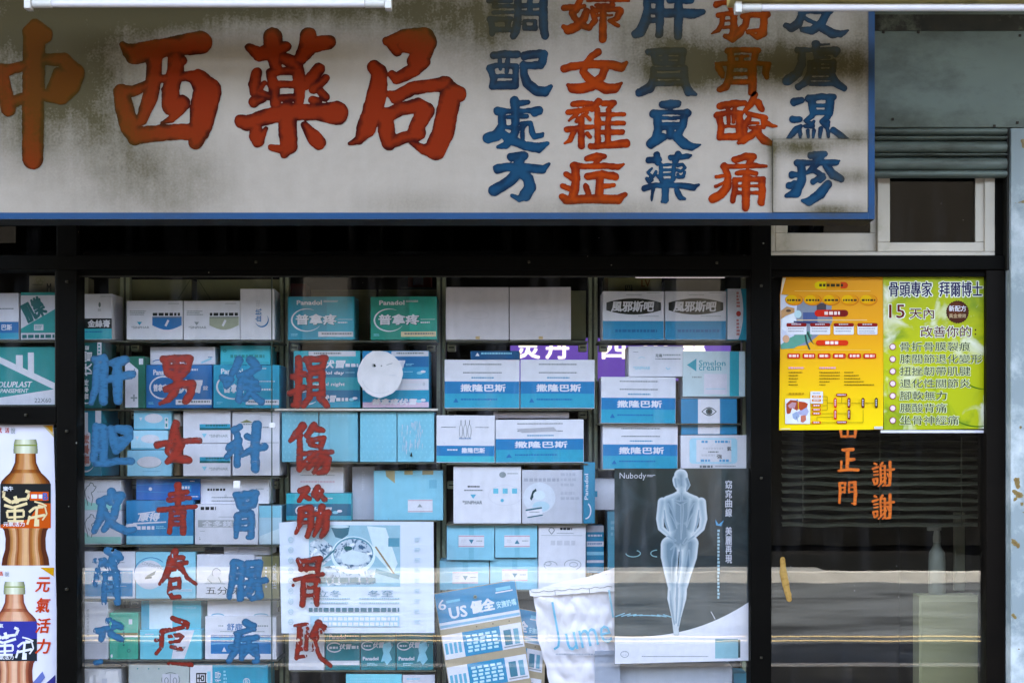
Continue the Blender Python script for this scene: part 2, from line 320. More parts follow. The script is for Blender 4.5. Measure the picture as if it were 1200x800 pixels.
f = MB(); bar(f, 317.9, 323.2, 318.8, BOT, -.0032, .0032, mat('glass_edge', '#2c3a30', .3), 0); f.build('glass_joint', win)
f = MB(); bar(f, -60, 316.3, 65.6, 475.6, -.003, .003, M_GLASS, 0); f.build('side_pane', win)
f = MB(); bar(f, -60, 496.3, 65.6, BOT, -.003, .003, M_GLASS, 0); lowpane = f.build('lower_side_pane', win)

f = MB(); mbead = mat('glazing_bead', '#23211c', .45, mott=.3, scale=30)
for x0, y0, x1, y1 in ((90.2, 323.3, 91.6, 1009), (878.4, 323.3, 879.7, 1009), (91.8, 323.3, 878.2, 324.5), (-60, 474.2, 65.5, 475.5), (64.2, 316.4, 65.5, 474), (-60, 496.4, 65.5, 497.6)): bar(f, x0, y0, x1, y1, -.008, -.0034, mbead, 0)
f.build('glazing_bead', win)
f = MB()
for x, y in ((78, 330), (78, 505), (78, 690), (892, 335), (892, 560), (892, 770), (300, 307), (620, 307), (840, 308), (30, 486)): f.box(PX(x, -.036)-.0035, PX(x, -.036)+.0035, -.0395, -.0355 if x > 800 else -.0295, PZ(y, -.036)-.0035, PZ(y, -.036)+.0035, mat('frame_screw', '#3a362e', .4, metal=.5), .0012)
f.build('screw', win)
def glass_paint(name, col, deep, alpha=.94):
    m = bpy.data.materials.new(name); m.use_nodes = True; n = m.node_tree; L = n.links; p = n.nodes['Principled BSDF']
    at = n.nodes.new('ShaderNodeAttribute'); at.attribute_name = 'depth_in'; tc = n.nodes.new('ShaderNodeTexCoord')
    mp = n.nodes.new('ShaderNodeMapping'); mp.inputs['Scale'].default_value = (1, 1, 2.2); mp.inputs['Rotation'].default_value = (0, .6, 0); L.new(tc.outputs['Object'], mp.inputs[0])
    no = n.nodes.new('ShaderNodeTexNoise'); no.inputs['Scale'].default_value = 70; no.inputs['Detail'].default_value = 4; L.new(mp.outputs[0], no.inputs[0])
    ad = n.nodes.new('ShaderNodeMath'); ad.operation = 'MULTIPLY_ADD'; L.new(at.outputs['Fac'], ad.inputs[0]); ad.inputs[1].default_value = .14; L.new(no.outputs[0], ad.inputs[2])
    mr = n.nodes.new('ShaderNodeMapRange'); mr.inputs[1].default_value = .4; mr.inputs[2].default_value = 1.0; L.new(ad.outputs[0], mr.inputs[0])
    mx = n.nodes.new('ShaderNodeMix'); mx.data_type = 'RGBA'; L.new(mr.outputs[0], mx.inputs[0]); mx.inputs[6].default_value = lin(deep); mx.inputs[7].default_value = lin(col); L.new(mx.outputs[2], p.inputs['Base Color'])
    ma = n.nodes.new('ShaderNodeMapRange'); ma.inputs[1].default_value = .28; ma.inputs[2].default_value = .46; ma.inputs[3].default_value = alpha-.22; ma.inputs[4].default_value = alpha; L.new(no.outputs[0], ma.inputs[0]); L.new(ma.outputs[0], p.inputs['Alpha'])
    p.inputs['Roughness'].default_value = .35; return m
GB = glass_paint('blue_glass_paint', '#005c84', '#004062', 1); GR = glass_paint('red_glass_paint', '#871b09', '#520903', 1); GO = glass_paint('orange_glass_paint', '#e0701c', '#b04a0c', 1.0)
GCH = [
 # column 1, blue
 ('125,110,22 115,200,20 110,280,20 85,360,12;100,105,15 160,100,22;160,110,25 155,230,25 155,350,22;115,190,16 155,190,16;115,265,14 155,265,14;200,125,16 270,112,25 285,105,20;180,222,18 250,207,22 325,192,20;235,140,25 240,250,28 240,345,22', (90,400), 5, GB, 0),
 ('115,500,22 110,600,20 100,690,20;115,500,18 155,505,20;155,510,22 160,600,22 155,705,22;115,570,14 155,570,14;115,635,14 155,635,14;115,715,15 150,715,16;200,512,20 215,570,28 230,640,20;240,510,20 300,520,28 308,560,22 270,600,22 230,640,15;250,577,14 300,570,14;160,715,18 240,700,18 320,700,18', (90,400), 5, GB, 0),
 ('140,90,16 140,130,14;95,130,14 140,115,16 180,105,16 165,140,12;105,130,14 95,200,14 70,250,10;165,125,14 150,190,15 110,245,10;110,165,12 150,225,14 200,250,13 235,244,9', (90,550), 3.478, GB, .03),
 ('125,330,14 165,345,16 180,360,10;95,380,16 112,372,12;75,370,8 100,385,8;150,370,22;85,410,10 75,470,6;130,390,14 150,400,14;115,430,10 112,520,10 110,540,8;112,425,7 165,420,8;160,420,14 165,540,12;115,462,7 160,460,7;115,495,7 160,492,7', (90,550), 3.478, GB, .3),
 ('80,655,10 105,660,12 100,690,10;130,615,12 180,640,10;125,650,10 150,640,9;140,670,12 180,690,11;110,650,9 130,645,9;78,785,8 97,782,8', (90,550), 3.478, GB, .18),
 # column 2, red
 ('130,105,18 200,100,18 285,100,20;285,105,20 270,160,20 215,215,26;145,110,20 160,180,22 210,210,22;150,153,12 270,143,12;208,100,18 212,210,18;150,280,18 230,250,22 300,250,22 295,300,20 265,345,20;218,230,20 195,300,22 160,340,16 115,362,8', (165,400), 5, GR, .04),
 ('205,480,20 190,560,22 160,640,18;160,640,18 200,680,22 280,695,20;230,600,25 210,660,26 155,706,14;95,605,18 160,590,14 320,578,15 340,580,15;200,500,16 215,580,18', (165,400), 5, GR, .14),
 ('145,60,12 145,130,10;115,97,8 180,87,8;110,118,8 190,110,8;70,157,9 140,150,7 215,143,6;120,170,9 112,245,8;120,170,8 165,165,8;165,165,10 165,245,10;118,192,6 165,190,6;116,214,6 165,212,6', (165,550), 3.33, GR, .15),
 ('135,320,12 120,360,16 100,410,10 75,445,4;118,345,10 165,342,8;110,372,9 180,362,6;105,392,7 150,385,6;150,370,10 180,420,6 215,445,5;115,430,7 110,480,7 125,497,7 150,495,7;115,432,6 150,425,7 150,460,6;112,462,5 150,458,5', (165,550), 3.33, GR, .16),
 ('125,580,8 150,590,10 185,600,6 180,615,5;85,630,8 130,622,6 170,612,5;82,630,8 80,690,6 60,718,4;60,665,7;110,650,5 150,645,6 165,650,4 150,668,5 115,672,4;120,690,5 160,700,5;110,755,4 200,760,5', (165,550), 3.33, GR, .3),
 # column 3, blue
 ('55,212,18 100,222,20 80,262,15;60,212,14 75,262,14;150,110,22 130,160,22 110,190,14;220,110,24 262,150,20 200,190,20;150,200,15 200,185,14;165,210,16 155,280,18 150,345,18;190,230,22 250,240,18;180,270,16 262,275,18;225,220,14 220,290,18 185,335,16;215,300,16 280,352,20', (250,400), 5, GB, .02),
 ('120,520,18 155,500,18;90,620,18 150,580,20;140,540,15 140,720,18;80,675,14 120,630,14;148,605,15 168,645,10;195,555,16 215,565,14;172,662,13 220,632,16 300,615,20;255,490,26 245,600,24 245,745,22', (250,400), 5, GB, 0),
 ('88,98,10 120,97,13 165,93,14;165,95,13 155,135,13 110,148,11;92,105,11 105,142,13;127,97,9 127,145,9;98,122,8 160,116,8;95,180,12 93,220,11 88,262,8;95,178,11 145,172,13;148,180,13 148,260,12 135,264,7;95,205,8 148,203,8;95,232,8 148,230,8', (250,550), 3.33, GB, 0),
 ('80,365,13 75,430,12 62,495,9;80,362,12 110,368,13;112,370,13 108,440,12 105,500,12;82,402,7 108,402,7;80,440,7 108,440,7;132,365,11 180,365,13;180,370,12 172,410,12 132,410,10;134,370,10 134,408,9;140,390,7 172,388,7;118,442,9 205,430,9;150,430,11 125,485,8;172,445,13 182,490,13 152,502,8;158,455,8 140,492,7', (250,550), 3.33, GB, .03),
 ('125,595,11 150,610,12 160,607,8;88,638,8 125,630,9 158,622,7;98,645,11 90,700,11 60,745,10;68,690,8 85,700,8;72,722,6;115,662,10 168,655,10;140,660,9 138,700,10;112,690,9 110,735,8;115,690,8 168,688,9;168,690,9 172,745,8 160,748,6;138,700,8 120,722,7;140,705,7 158,722,7', (250,550), 3.33, GB, .1),
 # column 4, red
 ('125,100,18 125,250,20 115,370,20 90,372,12;90,207,15 160,190,16;75,302,14 155,268,15;165,105,16 280,100,18;275,105,18 265,150,16 190,160,14;178,110,16 190,160,14;190,190,14 188,310,15;188,188,12 262,182,16;262,185,18 262,310,18;195,228,8 255,225,8;195,268,8 255,265,8;190,308,12 262,306,12;190,328,16 152,376,14;250,328,18 290,374,16', (325,400), 5, GR, .03),
 ('150,495,22 110,545,20 75,582,9;132,550,15 130,750,14;215,490,20 175,550,16;225,510,18 265,520,14;185,580,13 270,566,15;268,568,14 255,620,13 192,602,10;190,582,11 195,602,10;150,657,11 230,650,12 322,645,11;210,660,16 140,738,12;235,680,17 180,742,11;250,668,15 300,690,18;298,690,18 282,755,18 242,768,13;262,690,11 215,765,9', (325,400), 5, GR, .1),
 ('85,95,9 110,90,12 82,132,7;150,85,12 140,110,12;95,110,7 120,125,8;150,100,8 180,130,7;165,95,8 150,125,7;90,165,11 85,220,9 70,252,5;90,163,9 125,160,12;125,162,12 125,230,11 112,266,7;90,190,6 125,188,6;88,215,6 125,213,6;145,182,8 190,178,11;185,182,11 182,240,11 165,266,7;168,155,11 155,220,11 138,262,6', (325,545), 3.2, GR, .12),
 ('80,355,8 90,390,7;85,360,8 160,350,9;155,355,9 150,398,8;110,375,5 110,392,5;92,388,6 150,386,6;65,428,5 120,415,5 170,408,6;60,450,4;100,430,10 97,480,9 94,522,9;100,430,8 150,427,8;150,430,10 147,490,10 148,520,7;100,458,5 150,456,5;98,486,5 148,484,5', (325,545), 3.2, GR, .18),
 ('65,600,4 110,594,5;82,600,6 80,650,7 72,722,6;112,610,5 108,690,6;72,690,5 106,686,5;90,620,4 88,670,4;155,590,11 130,640,9;150,595,9 178,608,7;135,640,6 170,620,5;150,640,6 130,690,4;138,655,6 160,720,6 200,750,5;70,720,5 106,714,4', (325,545), 3.2, GR, .24)]
for i, (st, og, z, m, pe) in enumerate(GCH):
    brush('painted_character', pane, st, og, z, -.0042, m, (0, 0, 0), step=.7, rough=.6, peel=pe, seed=20+i, grow=.85)

# ------------------------------------------------------------------ door on the right
door = empty('glass_door', (0, 0, 0), 'black framed glass door with orange characters and two posters, right of the window', 'door')
f = MB(); bar(f, 904.3, 316.2, 1156, 324, -.02, .03, M_BLACK, .001); bar(f, 1156, 316.2, 1178, 1100, -.03, .05, mat('brown_frame', '#0e0906', .5, spec=.1, mott=.3, scale=10), .002); bar(f, 1178.3, 316.2, 1184, 1100, -.015, .05, mat('olive_frame', '#1c1b10', .5), .001)
bar(f, 904.3, 1040, 1155.7, 1100, -.02, .03, M_BLACK); f.build('frame', door)
f = MB(); bar(f, 904.2, 324.2, 1155.8, 1039.8, -.003, .003, M_DGLASS, 0); dpane = f.build('pane', door)
DCH = [('250,180,12 330,175,14;290,190,15 285,330,15;295,257,13 340,252,11;240,270,10 238,335,9;220,342,10 300,332,13 370,335,12', (0, 0)),
 ('225,440,11 230,500,12 225,590,11;225,440,9 272,435,9;270,440,9 265,510,9;232,475,6 265,473,6;232,510,7 262,507,7;300,440,9 300,510,9;300,435,9 350,432,11;345,440,13 350,520,14 345,600,13;345,602,10 320,595,5;305,472,6 340,470,6;305,508,7 340,505,7', (0, 0)),
 ('500,285,10 515,292,8;485,325,9 525,312,9;495,350,7 525,345,7;495,375,7 525,370,7;488,410,9 500,447,9;488,408,8 522,402,8;522,405,8 520,440,8 500,447,7;562,280,10 545,300,8;545,310,9 550,440,9;545,308,7 580,304,9;580,305,9 580,450,10 562,462,6;550,337,5 580,335,5;550,365,5 580,363,5;550,395,5 580,393,5;590,400,8 530,462,6;600,337,10 650,330,10;620,275,12 622,360,12 618,450,12 590,460,6;600,365,8 608,390,7', (0, 0))]
DCH.append((DCH[2][0], (0, 255)))
for i, (st, of) in enumerate(DCH): brush('painted_character', dpane, st, (950, 500), 6.667, -.0042, GO, (0, 0, 0), step=.5, rough=.2, seed=70+i, off=of)
brush('painted_character', dpane, '225,-20,12 235,30,12 240,75,8;350,-20,12 350,35,13 345,80,9;290,-40,9 290,72,8;240,76,9 345,72,9;235,-20,9 350,-24,9', (950, 500), 6.667, -.0042, GO, (0, 0, 0), step=.5, rough=.2, seed=79)
brush('paint_streak', dpane, '917,655,3 918,670,4 921,685,4 925,702,3', (0, 0), 1, -.0042, glass_paint('tan_streak', '#c89a50', '#b08038', .8), (0, 0, 0), step=.5, seed=80)

# ------------------------------------------------------------------ painted sign board
YS = -.36; SG = (PX(500, YS), YS, PZ(257, YS))
BLOBS = [(20,30,120,110,.75), (60,110,60,70,.6), (150,20,160,40,.75), (300,5,170,30,.85), (470,10,90,38,.75), (540,30,50,50,.5), (150,195,80,60,.5), (210,215,60,45,.42), (20,150,40,40,.4), (120,110,45,60,.55), (850,80,90,32,1.0), (790,75,50,35,.8),
         (960,75,60,28,1.0), (905,20,90,40,.5), (740,30,70,40,.45), (640,20,80,40,.4), (940,172,45,13,1.0), (1000,162,25,8,.7), (990,208,32,10,.8), (975,248,40,9,1.1), (905,205,5,60,.7), (700,250,110,18,.5), (480,240,60,16,.35), (590,40,40,60,.5), (1010,60,18,90,.5)]
def grime(px, py):
    return min(1.3, sum(a*math.exp(-((px-x)/sx)**2-((py-y)/sy)**2) for x, y, sx, sy, a in BLOBS))
def sign_mat(name, col, edge=None, grimy=.9):
    m = bpy.data.materials.new(name); m.use_nodes = True; n = m.node_tree; L = n.links; p = n.nodes['Principled BSDF']
    tc = n.nodes.new('ShaderNodeTexCoord'); base = n.nodes.new('ShaderNodeMix'); base.data_type = 'RGBA'; base.inputs[6].default_value = lin(edge or col); base.inputs[7].default_value = lin(col)
    no = n.nodes.new('ShaderNodeTexNoise'); no.inputs['Scale'].default_value = 26; no.inputs['Detail'].default_value = 5; L.new(tc.outputs['Object'], no.inputs[0])
    if edge:
        at = n.nodes.new('ShaderNodeAttribute'); at.attribute_name = 'depth_in'; ma = n.nodes.new('ShaderNodeMath'); ma.operation = 'MULTIPLY_ADD'; ma.inputs[1].default_value = .13; L.new(at.outputs['Fac'], ma.inputs[0])
        nl = n.nodes.new('ShaderNodeTexNoise'); nl.inputs['Scale'].default_value = 13; nl.inputs['Detail'].default_value = 3; L.new(tc.outputs['Object'], nl.inputs[0]); nm = n.nodes.new('ShaderNodeMath'); nm.operation = 'MULTIPLY_ADD'; nm.inputs[1].default_value = 1.9; nm.inputs[2].default_value = -.75; L.new(nl.outputs[0], nm.inputs[0])
        n9 = n.nodes.new('ShaderNodeMath'); n9.operation = 'ADD'; L.new(nm.outputs[0], n9.inputs[0]); L.new(no.outputs[0], n9.inputs[1]); L.new(n9.outputs[0], ma.inputs[2])
        mr = n.nodes.new('ShaderNodeMapRange'); mr.inputs[1].default_value = .62; mr.inputs[2].default_value = 1.3; L.new(ma.outputs[0], mr.inputs[0]); L.new(mr.outputs[0], base.inputs[0])
    else: L.new(no.outputs[0], base.inputs[0]); base.inputs[6].default_value = tuple(c*.85 for c in lin(col)[:3]) + (1,)
    ag = n.nodes.new('ShaderNodeAttribute'); ag.attribute_name = 'grime'
    n1 = n.nodes.new('ShaderNodeTexNoise'); n1.inputs['Scale'].default_value = 7; n1.inputs['Detail'].default_value = 9; n1.inputs['Roughness'].default_value = .72; L.new(tc.outputs['Object'], n1.inputs[0])
    n2 = n.nodes.new('ShaderNodeTexNoise'); n2.inputs['Scale'].default_value = 160; n2.inputs['Detail'].default_value = 3; L.new(tc.outputs['Object'], n2.inputs[0])
    a1 = n.nodes.new('ShaderNodeMath'); a1.operation = 'ADD'; L.new(n1.outputs[0], a1.inputs[0]); a0 = n.nodes.new('ShaderNodeMath'); a0.operation = 'MULTIPLY'; a0.inputs[1].default_value = .38; L.new(n2.outputs[0], a0.inputs[0]); L.new(a0.outputs[0], a1.inputs[1])
    md_ = n.nodes.new('ShaderNodeMapping'); md_.inputs['Scale'].default_value = (30, 1, 1.3); L.new(tc.outputs['Object'], md_.inputs[0])
    nd = n.nodes.new('ShaderNodeTexNoise'); nd.inputs['Scale'].default_value = 1.6; nd.inputs['Detail'].default_value = 6; L.new(md_.outputs[0], nd.inputs[0])
    ns = n.nodes.new('ShaderNodeMath'); ns.operation = 'MULTIPLY_ADD'; ns.inputs[1].default_value = .3; ns.inputs[2].default_value = -.15; L.new(nd.outputs[0], ns.inputs[0])
    aa = n.nodes.new('ShaderNodeMath'); aa.operation = 'ADD'; L.new(a1.outputs[0], aa.inputs[0]); L.new(ns.outputs[0], aa.inputs[1]); a1 = aa
    a2 = n.nodes.new('ShaderNodeMath'); a2.operation = 'MULTIPLY_ADD'; L.new(ag.outputs['Fac'], a2.inputs[0]); a2.inputs[1].default_value = 1.0; a2.inputs[2].default_value = .16
    a3 = n.nodes.new('ShaderNodeMath'); a3.operation = 'MULTIPLY'; L.new(a1.outputs[0], a3.inputs[0]); L.new(a2.outputs[0], a3.inputs[1])
    mr2 = n.nodes.new('ShaderNodeMapRange'); mr2.inputs[1].default_value = .08; mr2.inputs[2].default_value = .86; mr2.inputs[4].default_value = grimy; L.new(a3.outputs[0], mr2.inputs[0])
    mx = n.nodes.new('ShaderNodeMix'); mx.data_type = 'RGBA'; L.new(mr2.outputs[0], mx.inputs[0]); L.new(base.outputs[2], mx.inputs[6]); mx.inputs[7].default_value = lin('#3a3004'); L.new(mx.outputs[2], p.inputs['Base Color'])
    p.inputs['Roughness'].default_value = .6; p.inputs['Specular IOR Level'].default_value = .06 if edge else .2
    bp = n.nodes.new('ShaderNodeBump'); bp.inputs['Strength'].default_value = .12; bp.inputs['Distance'].default_value = .002; L.new(n2.outputs[0], bp.inputs['Height']); L.new(bp.outputs[0], p.inputs['Normal']); return m
MS_W, MS_B = sign_mat('sign_white', '#a99c91', grimy=.94), sign_mat('sign_blue_border', '#0b4470', grimy=.6)
MS_BIG = sign_mat('sign_big_red', '#7c2208', '#3a0502', .7); MS_RED = sign_mat('sign_red', '#9a3206', '#6c1804', .75); MS_BLU = sign_mat('sign_blue', '#053c58', '#04223a', .78)
sign = empty('sign_board', SG, 'long white painted sign board with red and blue characters, above the shop window', 'sign')
b = MB(); k = K(YS)
def sp(px, py, dy): return (PX(px, YS)-SG[0], dy, PZ(py, YS)-SG[2])
def sheet(mb, x0, y0, x1, y1, st, dy, m):
    nx, ny = max(1, int((x1-x0)/st)), max(1, int((y1-y0)/st)); vs = [sp(x0+(x1-x0)*i/nx, y0+(y1-y0)*j/ny, dy) for j in range(ny+1) for i in range(nx+1)]
    mb.add(vs, [(j*(nx+1)+i, (j+1)*(nx+1)+i, (j+1)*(nx+1)+i+1, j*(nx+1)+i+1) for j in range(ny) for i in range(nx)], m)
def bake(o):
    at = o.data.attributes.new('grime', 'FLOAT', 'POINT'); at.data.foreach_set('value', [grime(600+(v.co[0]+SG[0])/k, 520-(v.co[2]+SG[2]-EYE)/k) for v in o.data.vertices])
sheet(b, -75, -62, 1024, 257, 7, 0, MS_W); b.flat = True; bake(b.build('panel', sign))
b = MB(); b.box(*[v for v in (PX(-76, YS)-SG[0], PX(1025, YS)-SG[0])], .002, .1, PZ(258, YS)-SG[2], PZ(-63, YS)-SG[2], mat('sign_back', '#161513', .8), .004)
b.build('backing_box', sign)
b = MB(); sheet(b, -75, 249.5, 1017, 257, 7, -.004, MS_B); sheet(b, 1017.2, -62, 1024.6, 257, 7, -.004, MS_B)
vs = [sp(1017.4, 249.7, -.0045)] + [sp(1017.4-9+9*math.sin(R(a)), 249.7-9+9*math.cos(R(a)), -.0045) for a in range(0, 91, 15)]; b.add(vs, [tuple(range(len(vs)))], MS_B); b.flat = True
bake(b.build('border', sign))
b = MB(); sheet(b, 905.5, 164, 1016, 249, 5, -.006, MS_W); b.box(PX(905, YS)-SG[0], PX(1016.4, YS)-SG[0], -.0055, -.001, PZ(249.4, YS)-SG[2], PZ(163.5, YS)-SG[2], mat('patch_edge', '#3a3424', .7)); b.flat = True
bake(b.build('patch_panel', sign))
